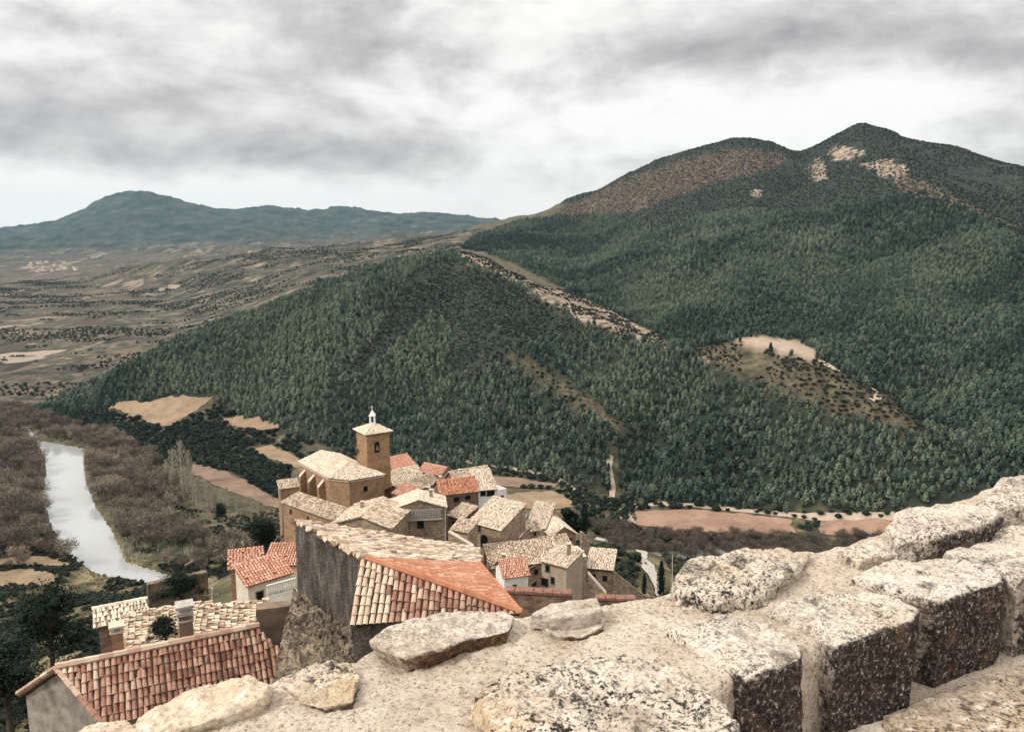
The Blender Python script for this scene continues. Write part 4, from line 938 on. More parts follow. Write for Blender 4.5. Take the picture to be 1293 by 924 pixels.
b_ = MB(); mid = T1+ta*((r_[0]+r_[2])/2)+tn*.10; zc_ = (r_[1]+r_[3])/2
b_.tube([np.array([*mid[:2], zc_+.35]), np.array([*mid[:2], zc_+.1]), np.array([*mid[:2], zc_-.35]), np.array([*mid[:2], zc_-.5])], [.12, .2, .27, .36], 10); b_.build('bell', M['wood'], tower)
ln_ = -ta; r_ = wall_rect((449, 567, 453, 571), T1, tb, ln_); window(tower, r_, T1+tb*0, tb, ln_, frame='tower', sill=False)

# ---- houses round the church
house('low_house', 'long low house with crumbling pale tile roof under the church buttresses', (357, 634), (420, 656), 136, 3.4, .9, 'shed', 'tan', 't_pale', drop=.08, jit=.06)
house('shed', 'tiny stone shed with pale tile roof at the far corner of the church', (354, 617), (377, 614), 152, 3, .8, 'shed', 'tan', 't_pale')
house('gabled_house', 'broad low gabled house with pale tile roof just in front of the church', (420, 661), (493, 667), 120, 9, 1.5, 'front', 'rubble', 't_pale', drop=.06, jit=.05)
T, rf, c, (a, b) = house('balcony_house', 'gabled house with a row of weathered slats across its front', (495, 643), (562, 640), 124, 5, 1.4, 'front', 'rubble', 't_cream', wins=[('f', (496, 656, 503, 667)), ('f', (527, 657, 535, 667)), ('f', (510, 662, 517, 669))])
mb = MB(); L_ = np.linalg.norm((c[1]-c[0])[:2]); n_ = 30
for i in range(n_):
    s = L_*(.06+.86*i/n_); mb.obox(c[0]+a*s-b*.35-[0, 0, 1.75+.1*random.random()], a*L_*.86/n_*.62, b*.06, (0, 0, 1.7))
mb.obox(c[0]+a*L_*.05-b*.42-[0, 0, 1.95], a*L_*.9, b*.44, (0, 0, .14)); mb.obox(c[0]+a*L_*.05-b*.29-[0, 0, .25], a*L_*.9, b*.1, (0, 0, .1)); mb.build('balcony_slats', M['slatw'], T)
house('orange_roofed_house', 'tall brown house with a bright orange tile roof in the middle of the village', (557, 624), (603, 619), 133, 5, 1.7, 'gable', 'brown', 't_orange', drop=0, jit=.02, wins=[('f', (573, 627, 580, 634)), ('f', (587, 625, 594, 631)), ('f', (576, 640, 579, 644)), ('f', (592, 638, 597, 645))])
house('white_house', 'white house with two wide dark windows joined to the orange roofed house', (604, 619), (627, 617), 135, 6, 2.0, 'shed', 'white', 't_cream', wins=[('f', (607, 619, 613, 626)), ('f', (615, 619, 624, 626))])
house('white_annex', 'plain white block at the right end of the white house', (628, 620), (639.5, 617), 137, 3, .2, 'flat', 'white', 'white')
T, rf, c, ab = house('arched_house', 'house with a steep pale roof and a dark arched doorway', (593, 658), (632, 669), 122, 6.5, 2.4, 'shed', 'rubble', 't_cream', jit=.02, wins=[('f', (602, 664, 604, 671)), ('f', (605, 664, 607, 671)), ('f', (607, 676, 616, 690), dict(name='doorway', arch=True, sill=False, frame='rubble'))])
house('rose_roofed_house', 'house with faded rose tile roof tucked behind the bell tower', (500, 596), (528, 590), 168, 5, 2.0, 'shed', 'brown', 't_rose')
house('barn', 'old barn with a lumpy cream roof right of the bell tower', (498, 613), (536, 604), 160, 6, 2.2, 'gable', 'rubble', 't_cream', jit=.06)
house('long_barn', 'dark fronted barn with a low pale roof beneath the rose roofed house', (510, 624), (554, 608), 150, 5, 1.3, 'gable', 'brown', 't_pale', jit=.05, wins=[('f', (540, 613, 543, 617))])
house('back_house', 'small house with white gutter edge behind the lumpy roofed barn', (529, 594), (556, 600), 166, 4, 1.2, 'gable', 'rubble', 't_rose')
house('ridge_house', 'house with pale roof and chimney rising behind the orange roof', (576, 612), (622, 604), 146, 5, 1.9, 'gable', 'brown', 't_pale')
house('pale_cottage', 'narrow cottage with a plain cream roof beside the field edge', (664, 664), (688, 667), 150, 7, 2.8, 'shed', 'rubble', 't_cream', jit=.02)
house('steep_cottage', 'cottage with a long bright cream roof near the dark conifers', (697, 677), (727, 673), 146, 9, 1.6, 'front', 'tan', 't_cream', jit=.02)
house('grey_store', 'grey windowless store between the white house and the cottages', (638, 655), (662, 657), 150, 4, .2, 'flat', 'greywall', 'greywall')
house('terrace_house', 'small pale roofed house between the arched house and the cottages', (643, 688), (672, 676), 135, 5, 1.2, 'shed', 'rubble', 't_pale', wins=[('f', (666, 684, 669, 688))])
house('ruined_barn', 'wide barn whose rubbly pale roof fills the lower part of the village', (622, 717), (711, 707), 112, 5.6, 1.5, 'shed', 'rubble', 't_pale', jit=.05, drop=.06)
house('whitewashed_house', 'little whitewashed house with an orange roof below the wide barn', (637, 728), (667, 724), 97, 4, 1.4, 'gable', 'white', 't_rose', wins=[('f', (648, 738, 652, 742))])
house('beige_house', 'two storey beige house with small dark square windows', (684, 708), (715, 716), 100, 4.5, .7, 'shed', 'beige', 't_cream', jit=.02,
      wins=[('f', (689, 714, 694, 721)), ('f', (683.5, 731, 692, 738)), ('f', (696, 729, 700, 736)), ('l', (669, 716, 675, 721)), ('l', (671, 733, 677, 743))])
house('stone_annex', 'blank pale stone block attached to the beige house', (713, 706), (741, 703), 106, 4, .3, 'flat', 'rubble', 'coping')
house('narrow_house', 'narrow stone house squeezed between the balcony house and the orange roofed house', (566, 650), (584, 655), 126, 4, 1.0, 'shed', 'brown', 't_pale', wins=[('f', (571, 658, 575, 664))])
house('yard_shed', 'low shed with a rosy roof in the yard left of the arched house', (570, 668), (590, 672), 116, 3, .8, 'shed', 'rubble', 't_pale')
house('woodshed', 'small stone shed with a slumped roof right of the arched house', (634, 672), (655, 678), 124, 3, .9, 'shed', 'rubble', 't_pale', jit=.06, wins=[('f', (640, 679, 645, 684))])
house('stepped_house', 'little house with a rubbly roof just below the grey store', (655, 672), (682, 668), 138, 3.5, 1.0, 'gable', 'rubble', 't_pale', jit=.05, wins=[('f', (674, 672, 677, 676))])
house('lane_house', 'low stone house with a pale roof along the lane below the bright cream cottage', (690, 694), (722, 690), 122, 3.4, .9, 'shed', 'rubble', 't_pale', jit=.05)
house('tiny_shed', 'tiny flat roofed shed under the lane parapet', (718, 700), (738, 697), 114, 2.4, .2, 'flat', 'rubble', 'coping')
house('corner_house', 'small brown house with a rosy roof at the foot of the bell tower', (496, 622), (514, 628), 146, 3.4, 1.0, 'shed', 'brown', 't_rose', wins=[('f', (503, 629, 506, 634))])
house('cream_house', 'cream house with a pale roof beside the narrow stone house', (540, 634), (560, 630), 140, 4, 1.4, 'gable', 'cream', 't_cream')
house('brown_barn', 'brown stone barn with a pale sloping roof at the right end of the village', (742, 716), (773, 719), 116, 4.5, 1.4, 'shed', 'brown', 't_cream', jit=.03)
def stack(hs, s, t, w=.5, h=1.0, mat='rubble'):
    T_, rf_, c_, (a_, b_) = hs; P = c_[0]+a_*np.linalg.norm((c_[1]-c_[0])[:2])*s+b_*np.linalg.norm((c_[3]-c_[0])[:2])*t; mb = MB(); mb.obox(P-[w/2, w/2, .6], (w, 0, 0), (0, w, 0), (0, 0, h+1.6)); ch = mb.build('chimney', M[mat], rf_)
    mb = MB(); mb.obox(P+[-w*.62, -w*.62, h+1.003], (w*1.24, 0, 0), (0, w*1.24, 0), (0, 0, .12)); k = len(rf_.children); o = mb.build('chimney_cap', M['coping'], rf_)
for nm_, s_, t_ in VCH: stack(HS[nm_], s_, t_)
# ---- houses on the left
house('brick_house', 'reddish brick house with rose tile roof left of the dark walled house', (291, 718), (331, 713), 78, 3, .7, 'shed', 'brickred', 't_rose', pitch=.28, wins=[('f', (299, 727, 302, 735))])
house('rose_house', 'house with two overlapping rose red roofs beside the white balustrade', (313, 738), (366, 722), 70, 2.6, 1.0, 'shed', 'cream', 't_rose', pitch=.28, jit=.015)
house('upper_rose_house', 'rose roofed house half hidden behind the dark walled house', (335, 712), (378, 712), 80, 3.0, 1.0, 'shed', 'cream', 't_rose', pitch=.28, jit=.015)
house('lean_to', 'lean-to with a cream roof and brown side wall left of the chimneys', (124, 788), (182, 776), 52, 2.2, .5, 'gable', 'brown', 't_cream', pitch=.2)
house('rubble_roofed_house', 'house with a lumpy pale tile roof behind the two chimneys', (160, 816), (262, 799), 40, 2.3, .6, 'shed', 'rubble', 't_pale', pitch=.17, course=.30, jit=.035, drop=.05, seg=4, along=True)
house('tumbled_house', 'house with slipping pale tiles between the tall chimney and the brown wall', (236, 801), (328, 792), 39, 1.9, .5, 'shed', 'rubble', 't_pale', pitch=.17, course=.30, jit=.04, drop=.07, seg=4, along=True)
# ---- near house: red brown roof at the lower left
rl = at_r(70, 846, 27.5); rr_ = at_z(326, 793, rl[2]); a = unit((rr_-rl)*[1, 1, 0]); b = np.array([-a[1], a[0], 0]); hw, dp = 2.7, 1.25; Zv = np.array([0, 0, 1.])
print('B roof', np.linalg.norm(rr_-rl), a, [project(rl-b*hw-Zv*dp)[k] for k in (0, 1)], [project(rl+b*hw-Zv*dp)[k] for k in (0, 1)])
e_ = at_z(124, 910, rl[2]-dp); f_ = (e_-rl)*1.12; e_ = rl+f_; f2 = f_*[-1, -1, 1]; c = [e_, rr_+f_, rr_+f2, rl+f2]; zb = gmin(c, .8); print('verge', f_)
T = empty('near_house', (*((c[0]+c[2])/2)[:2], zb), 'house with red brown tile roof, grey gable and two chimneys at the lower left', 'house')
mb = MB(); i_ = .22; ci = [c[0]+a*i_+b*.15, c[1]+b*.15, c[2]-b*.15, c[3]+a*i_-b*.15]; mb.prism([np.array([*p[:2], zb]) for p in ci], ci); mb.poly([ci[3], ci[0], rl+a*i_-Zv*.05]); mb.poly([ci[1], ci[2], rr_-Zv*.05]); mb.build('wall', M['stained'], T)
def tf(s, t, x): return min(1, x*.55+.45*max(0, 1-s*3.2)+.18*random.random()) if s < .5 else min(.85, x*.75)
mb = MB(); tiles_on(mb, [p+Zv*.06 for p in (c[0], c[1], rr_, rl)], b*hw+Zv*dp, .172, .30, 1, (0, 1), .012, .0, 5, tf); tiles_on(mb, [p+Zv*.06 for p in (c[2], c[3], rl, rr_)], -b*hw+Zv*dp, .172, .30, 1, (.3, 1), .02, 0, 4)
ridge_tiles(mb, rl+Zv*.12, rr_+Zv*.12, .12, 1, (.6, 1)); ridge_tiles(mb, c[0]+Zv*.1, rl+Zv*.1, .09, 1, (.5, 1)); ridge_tiles(mb, c[3]+Zv*.1, rl+Zv*.1, .09, 1, (.5, 1))
roofB = mb.build('roof', [M['earth'], M['t_mixed']], T)
for (px, w, h, m1, m2) in (((239, 805), .44, .86, 'brown', 'metal'), ((152, 820), .34, .62, 'brickred', 'coping')):
    P = at_r(px[0], px[1], math.hypot(*(rl+a*np.dot(at_z(px[0], px[1], rl[2])-rl, a))[:2])+.3); mb = MB(); mb.obox(P-[w/2, w/2, .9], a*w, b*w, (0, 0, .9+h)); ch = mb.build('chimney', M[m1], roofB)
    mb = MB(); q0 = P-[w/2, w/2, 0]-a*.04-b*.04
    if m2 == 'metal':
        mb.obox(q0+[0, 0, h-.22], a*(w+.08), b*(w+.08), (0, 0, .05)); mb.obox(q0+[0, 0, h+.003], a*(w+.08), b*(w+.08), (0, 0, .12))
        mb.obox(q0+a*.07+b*.07+[0, 0, h+.124], a*(w-.06), b*(w-.06), (0, 0, .14))
        for k in range(0): mb.obox(q0+a*(w*.9*(k % 2)+.03)+b*(w*.9*(k//2)+.03)+[0, 0, h+.126], a*.06, b*.06, (0, 0, .14))
        mb.obox(q0-a*.03-b*.03+[0, 0, h+.269], a*(w+.14), b*(w+.14), (0, 0, .09))
    else:
        mb.obox(q0+[0, 0, h+.003], a*(w+.08), b*(w+.08), (0, 0, .06))
        for k in range(4): mb.obox(q0+a*(w*.85*(k % 2)+.02)+b*(w*.85*(k//2)+.02)+[0, 0, h+.066], a*.09, b*.09, (0, 0, .12))
        mb.obox(q0-a*.02-b*.02+[0, 0, h+.189], a*(w+.12), b*(w+.12), (0, 0, .07))
    cm = [M['slatw'], M['coping']][m2 != 'metal']; mb.build('chimney_cap', cm, roofB)
# ---- near house with the dark wall and the orange hip
Hb, Hf = at_r(369, 657, 26.3), None; Hf = at_z(455, 704, Hb[2]); EF = at_z(657, 774, Hb[2]-1.35); FL = at_z(441, 789, EF[2])
nn = unit(np.cross(Hf-Hb, EF-Hb)); d = sight(604, 692); EB = d*(np.dot(Hb, nn)/np.dot(d, nn))
print('A', Hb, Hf, EF, FL, EB)
pts = [Hb, Hf, FL, EF, EB]; zb = gmin(pts, 1.0); ctr = sum(pts)/5
T = empty('dark_walled_house', (ctr[0], ctr[1], zb), 'near house with high dark wall, pale old tiles and an orange tiled hip', 'house')
mb = MB(); ins = [p+unit((ctr-p)*[1, 1, 0])*.22-Zv*.10 for p in pts]; ins[0] = Hb-Zv*.06+unit((ctr-Hb)*[1, 1, 0])*.08; ins[1] = Hf-Zv*.06+unit((ctr-Hf)*[1, 1, 0])*.08
mb.prism([np.array([*p[:2], zb]) for p in ins], ins); mb.build('wall', M['darkwall'], T)
up_m = unit(np.cross(nn, np.cross((Hb+Hf)/2-(EF+EB)/2, nn)))
kdir = (Hb+Hf)/2-(EF+EB)/2
# the old tiles cover the far part of the big slope, the new orange ones the near part
sA = at_z(464, 706, 0.0001) if False else None
def on_plane(u, v): d = sight(u, v); return d*(np.dot(Hb, nn)/np.dot(d, nn))
Oa, Ob = on_plane(462, 706), on_plane(604, 711)
mb = MB(); tiles_on(mb, [Hb, Hf, Oa, Ob, EB], kdir, .20, .36, 1, (.0, 1), .05, .06, 4)
for k in range(26):   # slipped and broken tiles along the high verge
    p = Hb+(Hf-Hb)*random.uniform(0, 1)+np.array([0, 0, random.uniform(.03, .12)]); q = unit(kdir)*random.uniform(.25, .45)+np.array([random.gauss(0, .06), random.gauss(0, .1), random.gauss(0, .03)])
    mb.tube([p+q*.25, p-q*.75], [.10, .11], 5, 1, random.uniform(0, 1))
rA = mb.build('old_roof', [M['earth'], M['t_pale']], T)
mb = MB(); tiles_on(mb, [Oa, EF, Ob], kdir, .18, .29, 1, (.25, 1), .008, 0, 5); ridge_tiles(mb, Oa+Zv*.07, EF+Zv*.07, .11, 1, (.1, .6)); ridge_tiles(mb, EF+Zv*.05, Ob+Zv*.05, .09, 1, (.3, .8)); mb.build('orange_roof', [M['earth'], M['t_orange']], T)
def tf2(s, t, x): return (.80+.2*random.random()) if s < .16+.06*random.random() else (.15+.5*x if random.random() < .78 else .72+.25*random.random())
mb = MB(); tiles_on(mb, [FL+Zv*.02, EF+Zv*.02, Oa+Zv*.02, Hf+Zv*.02], Hf-FL, .178, .29, 1, (0, 1), .010, .0, 5, tf2); mb.build('front_roof', [M['earth'], M['t_mixed']], T)
# crumbled rubble footing of that house
def rough_sheet(name, corners, n, m, amp, mat, parent, seed, sc=3.):
    c00, c10, c11, c01 = [np.asarray(c, float) for c in corners]; s = np.linspace(0, 1, n)[None, :, None]; t = np.linspace(0, 1, m)[:, None, None]
    G = (c00*(1-s)+c10*s)*(1-t)+(c01*(1-s)+c11*s)*t; nr = unit(np.cross(c10-c00, c01-c00)); G = G+nr*(amp*fbm(G*sc, 5, seed, .6)+amp*.5*np.abs(vnoise(G*sc*3, seed+3)))[..., None]
    return grid_mesh(name, G[..., 0], G[..., 1], G[..., 2], mat, parent=parent)
w0 = at_r(371, 742, 25.6); w1 = at_r(443, 792, 22.6); w2 = at_r(452, 850, 20.8); w3 = at_r(340, 872, 19.8)
rough_sheet('rubble_footing', [w0, w1, w2, w3], 110, 110, .26, M['rough'], T, 77)
def block(name, label, cat, E0, E1, r0, W, ht, mat, capmat=None, caph=.12, zend=None, group=None, slope=0.):
    """free-standing wall from E0 to E1 (its top edge), W thick"""
    if r0 is None: e0 = at_r(*E0, np.hypot(*ground(*E0)[:2])*.985); e1 = at_r(*E1, np.hypot(*ground(*E1)[:2])*.985)
    else: e0 = at_r(*E0, r0); e1 = at_z(*E1, e0[2]+slope)
    a = unit((e1-e0)*[1, 1, 0]); b = np.array([-a[1], a[0], 0])
    c = [e0, e1, e1+b*W, e0+b*W]; zz = [min(float(hz(*p[:2])), p[2])-ht for p in c]; T = empty(name, (*((c[0]+c[2])/2)[:2], min(zz)), label, cat, group)
    mb = MB(); mb.prism([np.array([*p[:2], z]) for p, z in zip(c, zz)], c); mb.build('masonry', M[mat], T)
    if capmat:
        mb = MB(); q = [c[0]-b*.08+Zv*.003, c[1]-b*.08+Zv*.003, c[2]+b*.08+Zv*.003, c[3]+b*.08+Zv*.003]; N_ = max(3, int(np.linalg.norm(e1-e0)/.5))
        for i in range(N_):
            f0, f1 = i/N_, (i+.94)/N_; j = random.uniform(0, .05); p = [q[0]+(q[1]-q[0])*f0, q[0]+(q[1]-q[0])*f1, q[3]+(q[2]-q[3])*f1, q[3]+(q[2]-q[3])*f0]; mb.prism(p, [x+Zv*(caph+j) for x in p], 0, random.random())
        mb.build('coping', M[capmat], T)
    return T
block('rendered_wall', 'brown rendered wall stub between the near roof and the dark walled house', 'wall', (323, 770), (372, 764), 28, .5, 1, 'stubwall')
block('garden_wall', 'dark brown garden wall with tiled top below the beige house', 'wall', (638, 748), (722, 752), 45, .5, 3, 'brown', 'redcoping', .14)
block('red_topped_wall', 'low wall with a reddish coping right of the garden wall', 'wall', (752, 757), (803, 758), 45, .4, 2, 'brown', 'redcoping', .12)
block('retaining_wall', 'sloping retaining wall with pale coping running down from the brown barn', 'wall', (774, 721), (816, 754), 116, .45, 3, 'rubble', 'coping', .16, slope=-6.)
block('stepped_wall', 'short sloping wall with pale coping below the blank stone block', 'wall', (742, 724), (765, 750), 100, .4, 2, 'rubble', 'coping', .16, slope=-2.5)
block('lane_wall', 'pale parapet curving past the steep cottage', 'wall', (735, 672), (752, 704), 140, .5, 2, 'rubble', 'coping', .18, slope=-6.0)
block('yard_wall', 'pale yard wall between the balcony house and the arched house', 'wall', (566, 672), (596, 690), 112, .5, 3, 'rubble', 'coping', .16, slope=-1.5)
block('terrace_wall', 'thin pale wall edging the green terrace above the river', 'wall', (234, 713), (303, 680), None, .5, 2, 'rubble', 'coping', .12, slope=2.5)
block('terrace_return_wall', 'tall stone wall end at the right edge of the green terrace', 'wall', (304, 681), (311, 700), None, .6, 5, 'rubble', 'coping', .12, slope=-1.)
block('ivy_wall', 'dark overgrown garden wall below the green terrace', 'wall', (186, 738), (262, 722), 84, .7, 5, 'rough', None)
# balustrade
T = empty('balustrade', at_r(355, 752, 62), 'white balustrade in front of the rose red roofs', 'balustrade'); mb = MB(); p0, p1 = at_r(336, 741, 62), at_r(373, 731, 62); d_ = p1-p0; bb = np.array([0, .12, 0])
mb.obox(p0, d_, bb, (0, 0, .12)); mb.obox(p0-[0, 0, 1.0], d_, bb, (0, 0, .14))
for k in range(13): mb.tube([p0+d_*(k+.5)/13+[0, .06, -.86], p0+d_*(k+.5)/13+[0, .06, -.5], p0+d_*(k+.5)/13+[0, .06, -.02]], [.05, .09, .05], 6)
mb.obox(p0-[0, 0, 3.], d_, bb*3, (0, 0, 1.98)); mb.build('balusters', M['white'], T)
# poles
def pole(u, v0, v1, r, label, mat='metal', rad=.07, arm=True):
    P = at_r(u, v1, r); top = at_r(u, v0, r); T = empty('utility_pole', P, label, 'pole', None); mb = MB(); mb.tube([P-[0, 0, 1.5], top], [rad*1.2, rad*.8], 8); mb.build('post', M[mat], T)
    if arm: mb = MB(); mb.obox(top+[-.5, -.05, -.5], (1.0, 0, 0), (0, .1, 0), (0, 0, .1)); [mb.tube([top+[x, 0, -.4], top+[x, 0, -.2]], .05, 6) for x in (-.4, 0, .4)]; mb.build('crossarm', M['wood'], T)
pole(562.5, 637, 684, 122, 'thin grey metal post in front of the balcony house', arm=False)
pole(268, 742, 797, 46, 'pale utility pole rising behind the near red brown roof', 'palebark', .08)
pole(356, 630, 684, 140, 'slim pale drainpipe like post at the left corner of the low house', arm=False)
pole(849, 700, 735, 165, 'thin pale lamp post beside the cypress tree', 'coping', .10, False)
pole(669, 664, 682, 132, 'short post among the roofs left of the steep cottage', 'wood', .07, True)
# ramp, lanes and terraces
G_ = lambda px, **k: gpl(px, rmin=70, **k)
field('concrete_ramp', [(807, 700), (812, 715), (819, 732), (826, 752)], [(816, 699), (825, 712), (831, 728), (834, 752)], M['concrete'], .35, 24, 6, rmin=90)
road('concrete_lane', [(752, 680), (775, 683), (795, 691), (811, 699)], 4.5, M['concrete'], .4, 40, rmin=90)
field('grass_terrace', [(238, 712), (270, 697), (303, 682)], [(240, 724), (280, 716), (305, 706)], M['grass'], .5, 20, 8, rmin=70)
# the far village in the plain: tiny pale houses
M['farhouse'] = m_simple('pale_far_house', (.42, .36, .30), (.60, .53, .46), .05, .0)
def far_house(u, v, w, d, h, label, group):
    P = ground(u, v, rmin=900); mb = MB(); c = [P+[-w/2, -d/2, -1], P+[w/2, -d/2, -1], P+[w/2, d/2, -1], P+[-w/2, d/2, -1]]; t = [p+[0, 0, h+1] for p in c]; mb.prism(c, t)
    m0, m1 = (t[0]+t[3])/2+[0, 0, d*.3], (t[1]+t[2])/2+[0, 0, d*.3]; mb.poly([t[0], t[1], m1, m0], 1); mb.poly([t[2], t[3], m0, m1], 1); mb.poly([t[3], t[0], m0]); mb.poly([t[1], t[2], m1])
    o = mb.build('far_house', [M['farhouse'], M['bed_pale']], None, origin=P); o.rotation_euler = (0, 0, random.uniform(-.5, .5)); tag(o, label, 'house', group)
for k in range(26): far_house(32+RNG.uniform(0, 66), 331+RNG.uniform(0, 13), RNG.uniform(11, 24), RNG.uniform(9, 13), RNG.uniform(5, 9), 'tiny pale house of the distant village on the plain', 'houses of the distant village')
far_house(221, 364, 34, 12, 7, 'lone long pale farm building on the brown plain', None); far_house(205, 367, 16, 10, 5, 'small shed beside the lone farm building on the plain', None)
# cypresses, conifers and the big dark tree
cy = [mesh_of(t_cypress(s), 'cypress', [M['cypress']]) for s in (51, 52)]
def cyp(u, v0, v1, r, label, w=1.): P = at_r(u, v1, r); hh = (at_r(u, v0, r)[2]-P[2]); plant(cy[u % 2], 'cypress', P, hh, u, label, 'tree', None, .3, w)
cyp(834, 707, 753, 150, 'tall slender dark cypress at the foot of the concrete ramp', 1.)
cyp(813, 723, 752, 145, 'shorter thin cypress left of the concrete ramp', 1.)
cyp(738, 636, 674, 158, 'pointed dark conifer beside the bright cream cottage roof', 1.3)
for q, (u, v, hh, lab) in enumerate([(722, 670, 4.2, 'rounded dark conifer left of the pointed one by the cream cottage'), (731, 674, 4.0, 'dark conifer crowding the pointed one above the lane wall'), (716, 655, 3., 'dark bushy tree at the top edge of the cream cottage roof')]):
    plant(ob[q], 'conifer', at_r(u, v, 160), hh, q, lab, 'tree', None, .1, 1.)
def t_big(seed, n=9000):
    rng = np.random.default_rng(seed); mb = MB(); tr = MB(); tr.tube([(0, 0, -.2), (.02, 0, .25), (-.01, .02, .6)], [.035, .028, .012], 8)
    lob = [(rng.uniform(-.36, .36), rng.uniform(-.36, .36), rng.uniform(.26, .86), rng.uniform(.10, .20)) for _ in range(30)]
    lob = [(x*(1.25-z), y*(1.25-z), z, r) for x, y, z, r in lob]
    for x, y, z, r in lob: tr.tube([(0, 0, z*.6), (x, y, z)], [.012, .004], 5); blob_core(mb, (x, y, z), r*.42, r*.38, rng, 6, 4)
    P, lt = [], []
    for _ in range(n):
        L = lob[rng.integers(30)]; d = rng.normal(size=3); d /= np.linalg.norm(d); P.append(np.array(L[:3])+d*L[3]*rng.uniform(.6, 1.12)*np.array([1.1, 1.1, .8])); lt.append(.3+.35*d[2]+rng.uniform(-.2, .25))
    leaves_into(mb, P, .030, rng, .5, 0, .2, lt); return tr, mb
tr, cr = t_big(61); mt, mc = mesh_of(tr, 'trunk', M['bark']), mesh_of(cr, 'crown', M['oak'])
def bigtree(P, h, label, tint, w=1., rz=0, name='evergreen_tree'):
    e = empty(name, P, label, 'tree'); e.scale = (h*w, h*w, h); e.rotation_euler = (0, 0, rz)
    for nm, me in (('trunk', mt), ('crown', mc)): o = bpy.data.objects.new(nm, me); COL.objects.link(o); o.parent = e; o['tint'] = tint
bigtree(at_r(66, 842, 74), 7.4, 'large dark evergreen tree standing above the near roof at the left edge', .4, .92)
bigtree(at_r(12, 905, 40), 3.8, 'dark green tree at the lower left corner beside the grey gable', .35, 1.2, 2)
bigtree(at_r(330, 712, 96), 6.0, 'dark ivy green tree filling the hollow behind the rose red roofs', .05, 1.0, 4)
bigtree(at_r(209, 812, 36), 1.25, 'dark bush growing on the lumpy roof between the chimneys', .2, 1.3, 1, 'bush')
bigtree(at_r(230, 760, 80), 3.2, 'dark brown green bush in front of the overgrown garden wall', .1, 1.5, 3, 'bush')
bigtree(at_r(738, 735, 112), 1.6, 'small bush by the stepped wall', .5, 1.4, 5, 'bush')
bigtree(at_r(280, 655, 330), 7, 'dark round tree at the end of the poplar row', .2, .9, 2)
# scrub of the village slope
def slope_free(x, y):
    u, v, _ = project(np.stack([x, y, hz(x, y)], -1)); r = np.hypot(x, y)
    k = (r > 60) & (r < np.where(u < 235, 540, 445)) & ~in_fields(x, y) & ~inpoly(u, v, [(745, 674), (815, 688), (838, 700), (866, 755), (803, 757), (806, 704), (745, 690)]) & (np.abs(np.arctan2(x, y)) < R(40)) & ~inpoly(x, y, RIV_POLY)
    village = inpoly(u, v, [(230, 680), (305, 676), (352, 690), (352, 560), (500, 560), (640, 590), (745, 640), (760, 690), (845, 695), (845, 760), (600, 800), (300, 840), (120, 840), (110, 780), (230, 740)])
    return k & ~(village & (r < 190)), u, v, r
tb_ = [mesh_of(t_bush(s, 40, True, .34), 'grass_tussock', [M['tuft']]) for s in (45, 46)]
tsd = [plant(tb_[i], 'grass_tussock', ground(790+25*i, 705+8*i), 1.0, i, ['dry tussock below the concrete lane', 'dry tussock left of the concrete ramp'][i], 'grass', None, .6) for i in (0, 1)]
shrub_patch((-330, 330), (40, 520), 2.6, lambda x, y: (lambda k, u, v, r: k & (fbm2(x, y, 20, 3, 401) > -.08))(*slope_free(x, y)), (1.0, 3.2), (.0, .6), 'slope_scrub', 'mixed dark scrub on the slope falling from the village to the river')
shrub_patch((-330, 330), (40, 520), 2.2, lambda x, y: (lambda k, u, v, r: k & (fbm2(x, y, 14, 3, 402) > -.15))(*slope_free(x, y)), (.35, .9), (.2, 1.), 'dry_grass', 'dry grass tussocks on the slope below the village', 'grass', tsd)
